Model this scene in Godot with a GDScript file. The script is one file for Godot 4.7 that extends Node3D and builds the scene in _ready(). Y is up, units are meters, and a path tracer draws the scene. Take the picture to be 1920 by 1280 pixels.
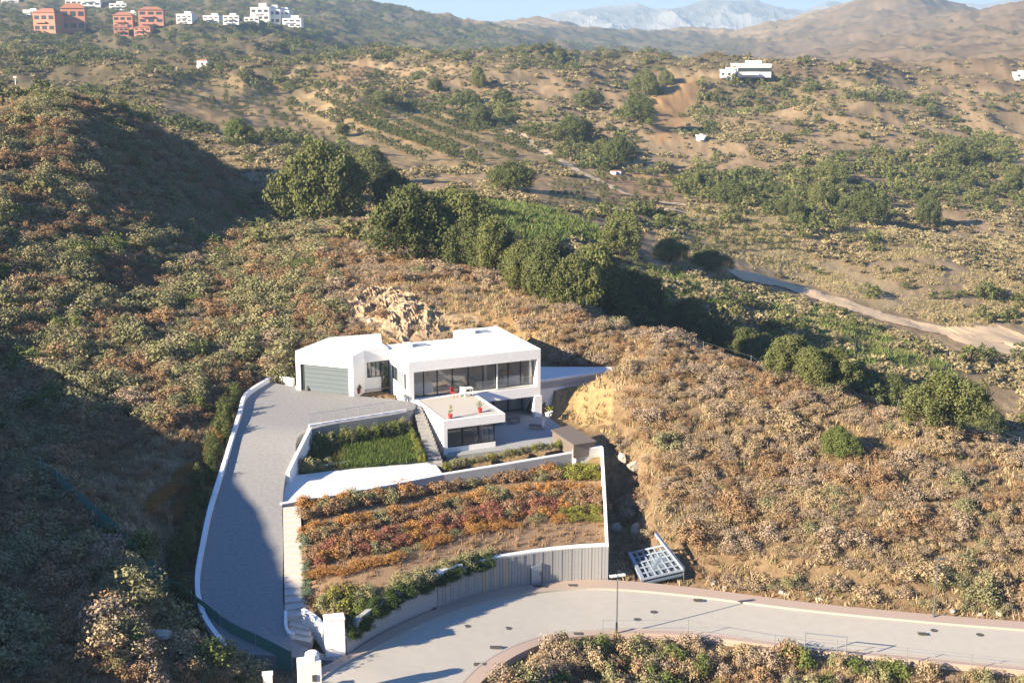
extends Node3D
# Hillside villa seen from a drone.  x right, y up, -z away from the viewer; y = 0 is the forecourt of the garage.
const F := 2451.0          # focal length of the photograph in its own pixels (1920 x 1280)
const PITCH := 0.2321      # radians below the horizontal
const EYE := 33.0
var sp := sin(PITCH)
var cp := cos(PITCH)
var rng := RandomNumberGenerator.new()
var noise := FastNoiseLite.new()
var fine := FastNoiseLite.new()
var M := {}
var used := {}

# ------------------------------------------------------------------ pixels to places
func ratio(py: float) -> float:          # fall per metre of distance along the ray through row py
	var v := (640.0 - py) / F
	return (sp - v * cp) / (cp + v * sp)
func at_depth(px: float, py: float, d: float) -> Vector3:
	var v := (640.0 - py) / F
	var t := d / (cp + v * sp)
	return Vector3(t * (px - 960.0) / F, EYE - d * ratio(py), -d)
func V(px: float, py: float, y: float) -> Vector3:      # the place at height y seen at a pixel
	return at_depth(px, py, (EYE - y) / ratio(py))
func pix(p: Vector3) -> Vector2:
	var d := -p.z
	var h := p.y - EYE
	var fwd := d * cp - h * sp
	var up := h * cp + d * sp
	return Vector2(960.0 + F * p.x / fwd, 640.0 - F * up / fwd)

# ------------------------------------------------------------------ nodes
func numbered(called: String) -> String:
	if not used.has(called):
		used[called] = 0
		return called
	used[called] += 1
	return "%s_%03d" % [called, used[called]]
func tag(o: Node, label: String, category: String, group := "", kind := ""):
	if label: o.set_meta("label", label)
	if category: o.set_meta("category", category)
	if group: o.set_meta("group", group)
	if kind: o.set_meta("kind", kind)
	return o
func thing(called: String, label: String, category: String, at := Vector3.ZERO, turn := 0.0, group := "") -> Node3D:
	var o := Node3D.new()
	o.name = numbered(called)
	add_child(o)
	o.position = at
	o.rotation.y = turn
	tag(o, label, category, group)
	return o
func obj(called: String, mesh: Mesh, mat: Material, parent: Node = null) -> MeshInstance3D:
	var o := MeshInstance3D.new()
	o.mesh = mesh
	o.material_override = mat
	if parent == null:
		o.name = numbered(called)
		add_child(o)
	else:
		o.name = called
		parent.add_child(o, true)
	return o
func structure(called: String, mesh: Mesh, mat: Material, label := "") -> MeshInstance3D:
	var o := obj(called, mesh, mat)
	o.set_meta("kind", "structure")
	if label: o.set_meta("label", label)
	return o

# ------------------------------------------------------------------ shapes
func st_new() -> SurfaceTool:
	var st := SurfaceTool.new()
	st.begin(Mesh.PRIMITIVE_TRIANGLES)
	st.set_smooth_group(-1)
	return st
func done(st: SurfaceTool) -> ArrayMesh:
	st.generate_normals()
	return st.commit()
func tri(st: SurfaceTool, a: Vector3, b: Vector3, c: Vector3):
	st.add_vertex(a); st.add_vertex(b); st.add_vertex(c)
func quad(st: SurfaceTool, a: Vector3, b: Vector3, c: Vector3, d: Vector3):     # clockwise seen from the front
	tri(st, a, b, c); tri(st, a, c, d)
func hexa(st: SurfaceTool, p: Array):     # p: four lower corners counter-clockwise from above starting anywhere, then the four above them
	quad(st, p[7], p[6], p[5], p[4])
	quad(st, p[0], p[1], p[2], p[3])
	for i in 4:
		var j := (i + 1) % 4
		quad(st, p[i], p[i + 4], p[j + 4], p[j])
func bx(st: SurfaceTool, x0: float, x1: float, y0: float, y1: float, z0: float, z1: float):
	hexa(st, [Vector3(x0, y0, z1), Vector3(x1, y0, z1), Vector3(x1, y0, z0), Vector3(x0, y0, z0), Vector3(x0, y1, z1), Vector3(x1, y1, z1), Vector3(x1, y1, z0), Vector3(x0, y1, z0)])
func box_mesh(x0: float, x1: float, y0: float, y1: float, z0: float, z1: float) -> ArrayMesh:
	var st := st_new()
	bx(st, x0, x1, y0, y1, z0, z1)
	return done(st)
func prism_mesh(poly: Array, y0: float, y1: float) -> ArrayMesh:     # poly of Vector2(x, z)
	var st := st_new()
	prism(st, poly, y0, y1)
	return done(st)
func prism(st: SurfaceTool, poly: Array, y0: float, y1: float):
	var pp := PackedVector2Array(poly)
	if Geometry2D.is_polygon_clockwise(pp): pp.reverse()
	var idx := Geometry2D.triangulate_polygon(pp)
	for i in range(0, idx.size(), 3):
		var a := pp[idx[i]]; var b := pp[idx[i + 1]]; var c := pp[idx[i + 2]]
		if (b - a).cross(c - a) > 0.0:
			var s := b; b = c; c = s
		tri(st, Vector3(a.x, y1, a.y), Vector3(c.x, y1, c.y), Vector3(b.x, y1, b.y))
		tri(st, Vector3(a.x, y0, a.y), Vector3(b.x, y0, b.y), Vector3(c.x, y0, c.y))
	var n := pp.size()
	var area := 0.0
	for i in n: area += pp[i].cross(pp[(i + 1) % n])
	for i in n:
		var a := pp[i]; var b := pp[(i + 1) % n]
		if area > 0.0: quad(st, Vector3(b.x, y0, b.y), Vector3(b.x, y1, b.y), Vector3(a.x, y1, a.y), Vector3(a.x, y0, a.y))
		else: quad(st, Vector3(a.x, y0, a.y), Vector3(a.x, y1, a.y), Vector3(b.x, y1, b.y), Vector3(b.x, y0, b.y))
func wall_between(st: SurfaceTool, a: Vector2, b: Vector2, y0: float, y1: float, thick: float):      # plan points (x, z); the thickness lies to the left of a > b seen from above with z down
	var n := (b - a).normalized().orthogonal() * thick
	prism(st, [a, b, b + n, a + n], y0, y1)
func tube(st: SurfaceTool, pts: Array, rad: Array, sides := 8):
	var rings := []
	for i in pts.size():
		var dir: Vector3 = (pts[min(i + 1, pts.size() - 1)] - pts[max(i - 1, 0)]).normalized()
		var u := dir.cross(Vector3(0.31, 0.17, 0.93)).normalized()
		var w := dir.cross(u)
		var ring := []
		for k in sides:
			var a := TAU * k / sides
			ring.append(pts[i] + (u * cos(a) + w * sin(a)) * float(rad[i]))
		rings.append(ring)
	for i in pts.size() - 1:
		for k in sides:
			var j := (k + 1) % sides
			quad(st, rings[i][k], rings[i + 1][k], rings[i + 1][j], rings[i][j])
	for k in range(1, sides - 1):
		tri(st, rings[0][0], rings[0][k + 1], rings[0][k])
		tri(st, rings[-1][0], rings[-1][k], rings[-1][k + 1])
func lathe(st: SurfaceTool, prof: Array, at := Vector3.ZERO, sides := 12):      # prof: [radius, height] from the bottom up
	for i in prof.size() - 1:
		for k in sides:
			var a := TAU * k / sides; var b := TAU * (k + 1) / sides
			var p := at + Vector3(cos(a) * prof[i][0], prof[i][1], sin(a) * prof[i][0])
			var q := at + Vector3(cos(b) * prof[i][0], prof[i][1], sin(b) * prof[i][0])
			var r := at + Vector3(cos(b) * prof[i + 1][0], prof[i + 1][1], sin(b) * prof[i + 1][0])
			var s := at + Vector3(cos(a) * prof[i + 1][0], prof[i + 1][1], sin(a) * prof[i + 1][0])
			quad(st, q, r, s, p)
func line_at(pts: Array, t: float) -> Vector3:      # along a polyline, t from 0 to 1 by points
	var f: float = clampf(t, 0, 1) * (pts.size() - 1)
	var i: int = mini(int(f), pts.size() - 2)
	return pts[i].lerp(pts[i + 1], f - i)
func smooth_line(pts: Array, n: int) -> Array:      # Catmull-Rom through the points, evenly spaced
	var raw := []
	for i in pts.size() - 1:
		var a: Vector3 = pts[max(i - 1, 0)]; var b: Vector3 = pts[i]; var c: Vector3 = pts[i + 1]; var d: Vector3 = pts[min(i + 2, pts.size() - 1)]
		for k in 12: raw.append(b.cubic_interpolate(c, a, d, k / 12.0))
	raw.append(pts[-1])
	var len := [0.0]
	for i in range(1, raw.size()): len.append(len[-1] + raw[i].distance_to(raw[i - 1]))
	var out := []
	var j := 0
	for k in n:
		var s: float = len[-1] * k / (n - 1)
		while j < raw.size() - 2 and len[j + 1] < s: j += 1
		out.append(raw[j].lerp(raw[j + 1], (s - len[j]) / maxf(len[j + 1] - len[j], 1e-6)))
	return out

# ------------------------------------------------------------------ materials
func lin(r: float, g: float, b: float) -> Color:
	return Color(r, g, b).linear_to_srgb()
func plain(called: String, c: Color, rough := 0.9, metal := 0.0) -> StandardMaterial3D:
	var m := StandardMaterial3D.new()
	m.resource_name = called
	m.albedo_color = c
	m.roughness = rough
	m.metallic = metal
	m.metallic_specular = 0.35
	M[called] = m
	return m
func noise_tex(seed_: int, freq: float, lo: Color, hi: Color, mid := Color(0, 0, 0, 0), size := 512, octaves := 5) -> NoiseTexture2D:
	var n := FastNoiseLite.new()
	n.seed = seed_
	n.noise_type = FastNoiseLite.TYPE_SIMPLEX_SMOOTH
	n.frequency = freq
	n.fractal_octaves = octaves
	n.fractal_gain = 0.6
	var t := NoiseTexture2D.new()
	t.width = size; t.height = size
	t.seamless = true
	t.noise = n
	var g := Gradient.new()
	g.set_color(0, lo); g.set_color(1, hi)
	if mid.a > 0: g.add_point(0.5, mid)
	t.color_ramp = g
	return t
func grained(called: String, lo: Color, hi: Color, scale: float, rough := 0.95, seed_ := 1, freq := 0.02, bump := 0.0) -> StandardMaterial3D:
	var m := plain(called, Color.WHITE, rough)
	m.albedo_texture = noise_tex(seed_, freq, lo, hi)
	m.uv1_triplanar = true
	m.uv1_world_triplanar = true
	m.uv1_scale = Vector3.ONE * scale
	if bump > 0.0:
		m.heightmap_enabled = true
		m.heightmap_texture = noise_tex(seed_ + 7, freq * 2.0, Color.BLACK, Color.WHITE)
		m.heightmap_scale = bump
	return m
func leafy(called: String, c: Color, back := 0.14) -> StandardMaterial3D:
	var m := plain(called, c, 0.75)
	m.vertex_color_use_as_albedo = true
	m.metallic_specular = 0.25
	if back > 0.0:
		m.backlight_enabled = true
		m.backlight = Color(back, back, back * 0.7).linear_to_srgb()
	return m
func make_materials():
	grained("white_render", lin(0.80, 0.79, 0.77), lin(0.86, 0.855, 0.84), 0.35, 0.9, 3, 0.012)
	grained("white_roof", lin(0.76, 0.76, 0.745), lin(0.86, 0.86, 0.85), 0.2, 0.85, 4, 0.02)
	grained("roof_tile", lin(0.42, 0.39, 0.35), lin(0.52, 0.49, 0.44), 0.5, 0.85, 5, 0.03)
	grained("paving", lin(0.21, 0.21, 0.21), lin(0.30, 0.295, 0.29), 0.16, 0.9, 6, 0.03)
	grained("step_stone", lin(0.52, 0.46, 0.40), lin(0.66, 0.61, 0.55), 0.6, 0.9, 9, 0.04)
	grained("white_gravel", lin(0.55, 0.54, 0.52), lin(0.92, 0.91, 0.89), 0.8, 0.95, 10, 0.08, 2.0)
	grained("asphalt", lin(0.425, 0.40, 0.345), lin(0.465, 0.44, 0.385), 0.05, 0.95, 11, 0.03)
	grained("sidewalk", lin(0.37, 0.28, 0.225), lin(0.47, 0.375, 0.31), 0.3, 0.95, 12, 0.04)
	grained("kerbstone", lin(0.36, 0.325, 0.28), lin(0.44, 0.405, 0.355), 0.6, 0.95, 13, 0.04)
	grained("board_concrete", lin(0.27, 0.275, 0.28), lin(0.36, 0.36, 0.36), 0.5, 0.92, 14, 0.03)
	grained("board_tan", lin(0.36, 0.31, 0.23), lin(0.44, 0.38, 0.28), 0.5, 0.92, 15, 0.03)
	grained("grey_wall", lin(0.33, 0.335, 0.34), lin(0.42, 0.42, 0.42), 0.4, 0.92, 16, 0.03)
	grained("soil", lin(0.20, 0.13, 0.075), lin(0.36, 0.25, 0.15), 0.35, 0.97, 17, 0.03, 3.0)
	grained("lawn_soil", lin(0.055, 0.075, 0.02), lin(0.12, 0.13, 0.045), 0.5, 0.97, 18, 0.05, 3.0)
	grained("track", lin(0.44, 0.33, 0.21), lin(0.55, 0.43, 0.29), 0.06, 0.97, 19, 0.03)
	grained("boulder", lin(0.36, 0.32, 0.27), lin(0.55, 0.5, 0.43), 0.5, 0.95, 20, 0.04, 4.0)
	grained("bark", lin(0.07, 0.052, 0.038), lin(0.15, 0.12, 0.09), 1.5, 0.95, 21, 0.05)
	grained("shed_roof", lin(0.12, 0.10, 0.09), lin(0.18, 0.155, 0.14), 0.6, 0.9, 22, 0.03)
	grained("shade_net", lin(0.07, 0.21, 0.17), lin(0.11, 0.29, 0.24), 0.9, 0.85, 23, 0.06)
	plain("garage_door", lin(0.115, 0.145, 0.165), 0.55, 0.0)
	plain("dark_frame", lin(0.035, 0.038, 0.042), 0.5, 0.3)
	plain("steel", lin(0.45, 0.47, 0.49), 0.4, 0.7)
	plain("galvanised", lin(0.30, 0.345, 0.41), 0.5, 0.35)
	plain("gate_sheet", lin(0.10, 0.135, 0.18), 0.6)
	plain("iron", lin(0.09, 0.088, 0.085), 0.7, 0.2)
	plain("lamp_grey", lin(0.12, 0.125, 0.13), 0.6, 0.2)
	plain("lamp_white", lin(0.7, 0.7, 0.68), 0.5)
	plain("red_plastic", lin(0.42, 0.04, 0.05), 0.5)
	plain("white_plastic", lin(0.75, 0.75, 0.74), 0.5)
	plain("interior_wall", lin(0.50, 0.48, 0.45), 0.9)
	plain("interior_floor", lin(0.30, 0.25, 0.20), 0.7)
	plain("interior_dark", lin(0.36, 0.35, 0.33), 0.8)
	plain("cabinet", lin(0.5, 0.56, 0.6), 0.5)
	plain("terrace_tile", lin(0.30, 0.31, 0.32), 0.8)
	plain("terracotta", lin(0.30, 0.085, 0.05), 0.85)
	plain("roof_red", lin(0.36, 0.16, 0.10), 0.9)
	plain("pink_wall", lin(0.50, 0.23, 0.16), 0.9)
	plain("far_white", lin(0.74, 0.73, 0.70), 0.9)
	plain("far_window", lin(0.05, 0.06, 0.07), 0.3)
	var g := plain("glass", Color(0.55, 0.6, 0.62, 0.12), 0.03)
	g.transparency = BaseMaterial3D.TRANSPARENCY_ALPHA
	g.metallic_specular = 0.6

# ------------------------------------------------------------------ the land
# Heights are interpolated between places read from the photograph: (column, row, distance) for ground in view, (column, height, distance) for ground hidden behind crests
const SEEN := [
	[0,1280,66],[0,1100,77],[0,900,94],[0,700,118],[0,560,133],[0,443,150],[0,320,174],[0,236,200],[0,198,232],[0,180,275],[150,490,150],[150,366,175],
	[0,150,520],[0,100,800],[0,60,1050],[0,20,1400],[0,-60,2200],
	[250,1280,67],[250,1100,79],[250,950,91],[250,800,108],[250,700,120],[250,600,136],[250,531,150],[250,413,175],[380,473,175],
	[250,200,430],[250,130,700],[250,80,950],[250,40,1200],[250,0,1600],
	[480,700,122],[480,600,140],[500,500,163],[500,440,192],[500,310,300],[500,250,400],[500,190,500],[500,140,650],[500,100,850],[500,70,1100],[500,40,1400],[500,0,1900],[560,-14,2050],
	[750,540,146],[750,470,172],[750,400,215],[750,340,300],[750,270,400],[750,200,500],[750,160,600],[750,125,760],[750,110,1300],[750,60,1700],[750,25,2000],[880,50,2100],
	[1000,590,138],[1000,550,150],[1000,440,215],[1000,400,240],[1000,340,310],[1000,270,420],[1000,200,520],[1000,150,640],[1000,122,780],[1000,115,1500],[1000,80,2200],[1000,46,2900],
	[1250,1150,87],[1250,1080,92],[1250,900,104],[1250,750,117],[1250,645,129],[1250,540,215],[1250,470,245],[1250,400,300],[1250,330,380],[1250,250,470],[1250,180,580],[1250,135,700],[1250,118,1800],[1250,80,2700],[1250,62,3000],
	[1500,1280,80],[1500,1180,86],[1500,1100,90],[1500,950,101],[1500,800,113],[1500,715,121],[1500,640,190],[1500,560,240],[1500,510,265],[1500,450,284],[1500,390,335],[1500,330,400],[1500,250,480],[1500,180,570],[1500,140,650],[1500,110,1900],[1480,70,2300],
	[1750,1280,82],[1750,1200,86],[1750,1130,90],[1750,1000,98],[1750,870,107],[1750,795,113],[1750,700,190],[1750,640,220],[1750,600,238],[1750,560,254],[1750,500,271],[1750,430,342],[1750,350,400],[1750,280,480],[1750,200,600],[1750,140,760],[1685,-32,2500],[1640,-4,2490],[1590,26,2450],[1530,58,2400],[1735,2,2490],[1780,26,2450],
	[2000,1280,84],[2000,1200,89],[2000,1100,95],[2000,980,102],[2000,880,109],[2000,700,205],[2000,640,235],[2000,560,264],[2000,480,320],[2000,400,380],[2000,300,480],[2000,220,600],[2000,150,800],[2000,100,1100],[2000,50,1500],[2000,5,1800],[1850,45,1700],[1700,90,1500],
]
const HIDDEN := [
	[0,9,360],[150,18.5,198],[150,22,226],[250,12,200],[265,19,228],[380,6,203],[390,11.5,232],[460,3,205],[470,6.5,236],[500,2,222],[100,17,275],[250,11,262],[380,4,262],[500,1,255],[0,150,3200],[250,110,2600],[500,60,2600],[750,20,2700],[750,9,950],
	[1000,-1,180],[1000,4,980],[1000,10,3600],[1250,-4.5,150],[1250,-9,180],[1250,0,900],[1250,0,3700],[1500,-10,145],[1500,3,820],[1500,0,1300],[1500,40,3300],
	[1750,-13,138],[1750,-19,165],[1750,5,950],[1750,10,1300],[1700,50,3300],[2000,-15,132],[2000,-21,162],[2000,35,2800],
]
# (x, distance, height) beside and in front of the frame
const ASIDE := [
	[-52,32,10.5],[-50,50,11.5],[-62,60,16.2],[-46,60,6.3],[-57,73,14.8],[-66,86,14.6],[-72,101,16],[-82,130,18],[-96,160,22],[-112,195,23],[-130,250,24],[-36,42,0],[-34,25,-2],
	[-90,25,10],[-110,50,14],[-120,80,14],[-160,60,16],[-160,110,18],[-150,160,24],[-200,250,24],[-300,250,26],[-250,400,16],[-450,400,28],[-500,800,30],[-800,500,40],[-900,1000,50],[-1500,800,80],[-2000,1200,100],[-900,1500,80],[-1500,2500,150],[-2600,3600,200],[-3200,1800,150],[-3500,3000,200],
	[45,60,-12],[70,80,-12],[80,100,-9],[85,120,-15],[110,150,-24],[140,200,-26],[200,300,-24],[330,500,-10],[600,900,15],[1000,1500,50],[1400,2100,80],[2600,3600,60],
	[120,40,-14],[150,70,-15],[160,110,-18],[300,250,-22],[600,400,-8],[1000,500,5],[2000,900,40],[3000,1800,80],
	[0,60,-10],[0,40,-12],[-15,60,-8],[0,22,-13],[30,30,-13],[60,25,-14],
	[-18,116,0],[-5,118,-1],[-20,100,-1.5],[-5,100,-4],[5,97,-5],
]
var ridged := FastNoiseLite.new()
var tp := PackedVector2Array()
var tw := PackedFloat64Array()
func tps_kernel(r2: float) -> float:
	return 0.0 if r2 < 1e-12 else r2 * log(r2)
func solve_land():
	var val := PackedFloat64Array()
	for s in SEEN:
		var p := at_depth(s[0], s[1], s[2])
		tp.append(Vector2(2.2 * p.x / -p.z, log(-p.z))); val.append((EYE - p.y) / -p.z)
	for s in HIDDEN:
		var x: float = (s[0] - 960.0) / F / cp
		tp.append(Vector2(2.2 * x, log(s[2]))); val.append((EYE - s[1]) / s[2])
	for s in ASIDE:
		tp.append(Vector2(2.2 * s[0] / s[1], log(s[1]))); val.append((EYE - s[2]) / s[1])
	var n := tp.size()
	var m := n + 3
	var A := []
	for i in m:
		var row := PackedFloat64Array()
		row.resize(m + 1)
		if i < n:
			for j in n: row[j] = tps_kernel(tp[i].distance_squared_to(tp[j]))
			row[i] += 0.0004
			row[n] = 1; row[n + 1] = tp[i].x; row[n + 2] = tp[i].y
			row[m] = val[i]
		else:
			for j in n: row[j] = [1.0, tp[j].x, tp[j].y][i - n]
		A.append(row)
	for c in m:
		var best := c
		for r in range(c + 1, m):
			if absf(A[r][c]) > absf(A[best][c]): best = r
		var tmp = A[c]; A[c] = A[best]; A[best] = tmp
		var pr: PackedFloat64Array = A[c]
		for r in range(c + 1, m):
			var rr: PackedFloat64Array = A[r]
			var f := rr[c] / pr[c]
			if f == 0.0: continue
			for k in range(c, m + 1): rr[k] -= f * pr[k]
			A[r] = rr
	tw.resize(m)
	for c in range(m - 1, -1, -1):
		var s: float = A[c][m]
		for k in range(c + 1, m): s -= A[c][k] * tw[k]
		tw[c] = s / A[c][c]
func land_raw(az: float, ld: float) -> float:
	var n := tp.size()
	var q := Vector2(2.2 * az, ld)
	var s := tw[n] + tw[n + 1] * q.x + tw[n + 2] * q.y
	for i in n:
		var r2 := q.distance_squared_to(tp[i])
		if r2 > 1e-12: s += tw[i] * r2 * log(r2)
	return EYE - s * exp(ld)

# polar grid of heights: columns by angle, rows by logarithm of distance
var th := PackedFloat64Array()
const R0 := 3.0       # ln of about 20 m
const DR := 0.0105
const ROWS := 520
var H := PackedFloat32Array()
var COLS := 0
func col_of(theta: float) -> float:
	var lo := 0
	var hi := COLS - 1
	while hi - lo > 1:
		var mid := (lo + hi) / 2
		if th[mid] <= theta: lo = mid
		else: hi = mid
	return lo + clampf((theta - th[lo]) / (th[hi] - th[lo]), 0, 1)
func ground(x: float, d: float) -> float:
	var theta := atan2(x, d)
	var r := clampf((log(sqrt(x * x + d * d)) - R0) / DR, 0, ROWS - 1.001)
	var c := clampf(col_of(theta), 0, COLS - 1.001)
	var ci := int(c); var ri := int(r)
	var fc := c - ci; var fr := r - ri
	var b := ri * COLS + ci
	return lerpf(lerpf(H[b], H[b + 1], fc), lerpf(H[b + COLS], H[b + COLS + 1], fc), fr)
func hit(px: float, py: float) -> Vector3:      # where the ray through a pixel meets the land
	var r := ratio(py)
	var v := (640.0 - py) / F
	var k := (px - 960.0) / F / (cp + v * sp)
	var d := 45.0
	var last := d
	while d < 4500.0:
		if EYE - d * r < ground(k * d, d):
			var a := last; var b := d
			for i in 16:
				var m := (a + b) / 2
				if EYE - m * r < ground(k * m, m): b = m
				else: a = m
			return Vector3(k * b, ground(k * b, b), -b)
		last = d
		d *= 1.006
	return Vector3(k * 4500.0, EYE - 4500.0 * r, -4500.0)
# places of the built site: the land is graded down to just under them
var site := {}
func site_add(p: Vector3, drop := 0.35):
	var key := Vector2i(floori(p.x / 3.0), floori(p.z / 3.0))
	if not site.has(key): site[key] = []
	site[key].append([p.x, p.z, p.y - drop])
func site_patch(a: Vector3, b: Vector3, c: Vector3, d: Vector3, drop := 0.35):     # a quad a-b, d-c
	var nu: int = maxi(2, int(ceil(maxf(a.distance_to(b), d.distance_to(c)) / 0.6)))
	var nv: int = maxi(2, int(ceil(maxf(a.distance_to(d), b.distance_to(c)) / 0.6)))
	for i in nu + 1:
		for j in nv + 1:
			site_add(a.lerp(b, float(i) / nu).lerp(d.lerp(c, float(i) / nu), float(j) / nv), drop)
func site_near(x: float, z: float) -> Vector2:     # (distance, height) of the nearest place of the site; distance 99 when none is near
	var best := 99.0
	var h := 0.0
	var cx := floori(x / 3.0); var cz := floori(z / 3.0)
	for i in range(cx - 2, cx + 3):
		for j in range(cz - 2, cz + 3):
			var cell = site.get(Vector2i(i, j))
			if cell == null: continue
			for s in cell:
				var q: float = (s[0] - x) * (s[0] - x) + (s[1] - z) * (s[1] - z)
				if q < best * best:
					best = sqrt(q); h = s[2]
	return Vector2(best, h)
func build_heights():
	solve_land()
	var a := -82.0
	while a < 70.0:
		th.append(deg_to_rad(a))
		a += 0.145 if absf(a) < 25.0 else (0.5 if a > -60.0 and a < 40.0 else 1.5)
	COLS = th.size()
	H.resize(COLS * ROWS)
	# coarse evaluation, then cubic interpolation between
	var step := 5
	var cr := ROWS / step + 4
	var tl := []
	var t := -84.0
	while t < 72.5: tl.append(deg_to_rad(t)); t += 0.6
	var cc := tl.size()
	var G := PackedFloat64Array()
	G.resize(cr * cc)
	for i in cr:
		var ld0 := R0 + DR * step * (i - 1)
		for j in cc:
			G[i * cc + j] = land_raw(clampf(tan(tl[j]), -2.6, 2.0), ld0 + log(maxf(cos(tl[j]), 0.3)))
	for i in ROWS:
		var fi := float(i) / step + 1.0
		var i0 := int(fi)
		var wi := fi - i0
		for j in COLS:
			var fj: float = (th[j] - tl[0]) / deg_to_rad(0.6)
			var j0 := clampi(int(fj), 1, cc - 3)
			var wj: float = fj - j0
			var v := PackedFloat64Array([0, 0, 0, 0])
			for k in 4:
				var b := (i0 - 1 + k) * cc + j0
				v[k] = cubic_interpolate(G[b], G[b + 1], G[b - 1], G[b + 2], wj)
			var h := cubic_interpolate(v[1], v[2], v[0], v[3], wi)
			var rad := exp(R0 + DR * i)
			var x := rad * sin(th[j]); var z := -rad * cos(th[j])
			# relief: gullies and hummocks that grow with the size of the hills
			var far := smoothstep(140.0, 900.0, rad)
			h += noise.get_noise_2d(x * 6.0, z * 6.0) * lerpf(0.45, 1.0, far) + noise.get_noise_2d(x * 1.3, z * 1.3) * lerpf(0.3, 2.2, far)
			if rad > 190.0:
				var gl := ridged.get_noise_2d(x, z)
				h += (gl - 0.1) * 12.0 * smoothstep(320.0, 640.0, rad) * (1.0 - 0.35 * smoothstep(1000.0, 1800.0, rad))
			if rad > 400.0:
				var g := 1.0 - absf(noise.get_noise_2d(x * 0.42 + 90.0, z * 0.42)) * 2.0
				h += g * minf(rad - 400.0, 1200.0) * 0.006 + noise.get_noise_2d(x * 0.16, z * 0.16) * minf(rad - 400.0, 2500.0) * 0.006
			if (rad > 55.0 and rad < 175.0 and x > -60.0 and x < 75.0) or (x > -140.0 and x < -84.0 and z < -238.0 and z > -280.0):
				var s := site_near(x, z)
				if s.x < 7.0: h = lerpf(minf(s.y, h + 20.0), h, smoothstep(1.1, 5.0, s.x))
			H[i * COLS + j] = h
var green_cells := {}
func green_at(px: float, py: float) -> Array:      # the green or bare zones at a place of the photograph, looked up in cells of 4 x 3
	var cell := Vector2i(floori(px / 4.0), floori(py / 3.0))
	if not green_cells.has(cell):
		var l := []
		for k in green_zones.size():
			if in_poly(cell.x * 4.0 + 2.0, cell.y * 3.0 + 1.5, green_zones[k][0]): l.append(k)
		green_cells[cell] = l
	return green_cells[cell]
var packed := {}
func in_poly(px: float, py: float, poly: Array) -> bool:
	var key := poly.hash() if poly.size() < 3 else int(poly[0].x * 7919.0 + poly[1].x * 104729.0 + poly[2].y * 15485863.0 + poly[1].y * 31.0)
	var e = packed.get(key)
	if e == null:
		var r := Rect2(poly[0], Vector2.ZERO)
		for q in poly: r = r.expand(q)
		e = [r, PackedVector2Array(poly)]
		packed[key] = e
	return e[0].has_point(Vector2(px, py)) and Geometry2D.is_point_in_polygon(Vector2(px, py), e[1])
# bare and green ground as it lies in the photograph (rows and columns of the photograph)
var bare_zones := []
var green_zones := []
func near_line(p: Vector2, pts: Array) -> float:
	var best := 1e9
	for i in pts.size() - 1:
		best = minf(best, p.distance_to(Geometry2D.get_closest_point_to_segment(p, pts[i], pts[i + 1])))
	return best
func ground_color(x: float, y: float, z: float, rad: float) -> Color:
	var q := pix(Vector3(x, y, z))
	var a := noise.get_noise_2d(x * 2.0 + 300.0, z * 2.0) * 0.5 + 0.5
	var b := fine.get_noise_2d(x * 1.0, z * 1.0) * 0.5 + 0.5
	var tan_ := Color(0.36, 0.27, 0.17)
	var brown := Color(0.21, 0.145, 0.09)
	var c := brown.lerp(tan_, clampf(a * 0.7 + b * 0.5, 0, 1))
	if rad < 175.0:
		for zn in bare_zones:
			if in_poly(q.x + 14.0 * (b - 0.5), q.y + 14.0 * (a - 0.5), zn[0]): c = c.lerp(zn[1], 0.85)
	else:
		var dry := Color(0.47, 0.36, 0.235).lerp(Color(0.37, 0.285, 0.18), b)
		var scrub := Color(0.24, 0.20, 0.105)
		var m := noise.get_noise_2d(x * 0.55 + 70.0, z * 0.55) * 0.5 + 0.5
		m += ridged.get_noise_2d(x, z) * -0.22
		m = clampf((m - 0.40) * 1.9 + (b - 0.5) * 0.7, 0, 1)
		c = dry.lerp(scrub, m)
		for k in green_at(q.x + 30.0 * (b - 0.5), q.y + 16.0 * (a - 0.5)):
			c = c.lerp(green_zones[k][1], minf(1.0, green_zones[k][2] * (0.6 + b * 0.45)))
	return c * (0.85 + 0.3 * fine.get_noise_2d(x * 7.0, z * 7.0))
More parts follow.
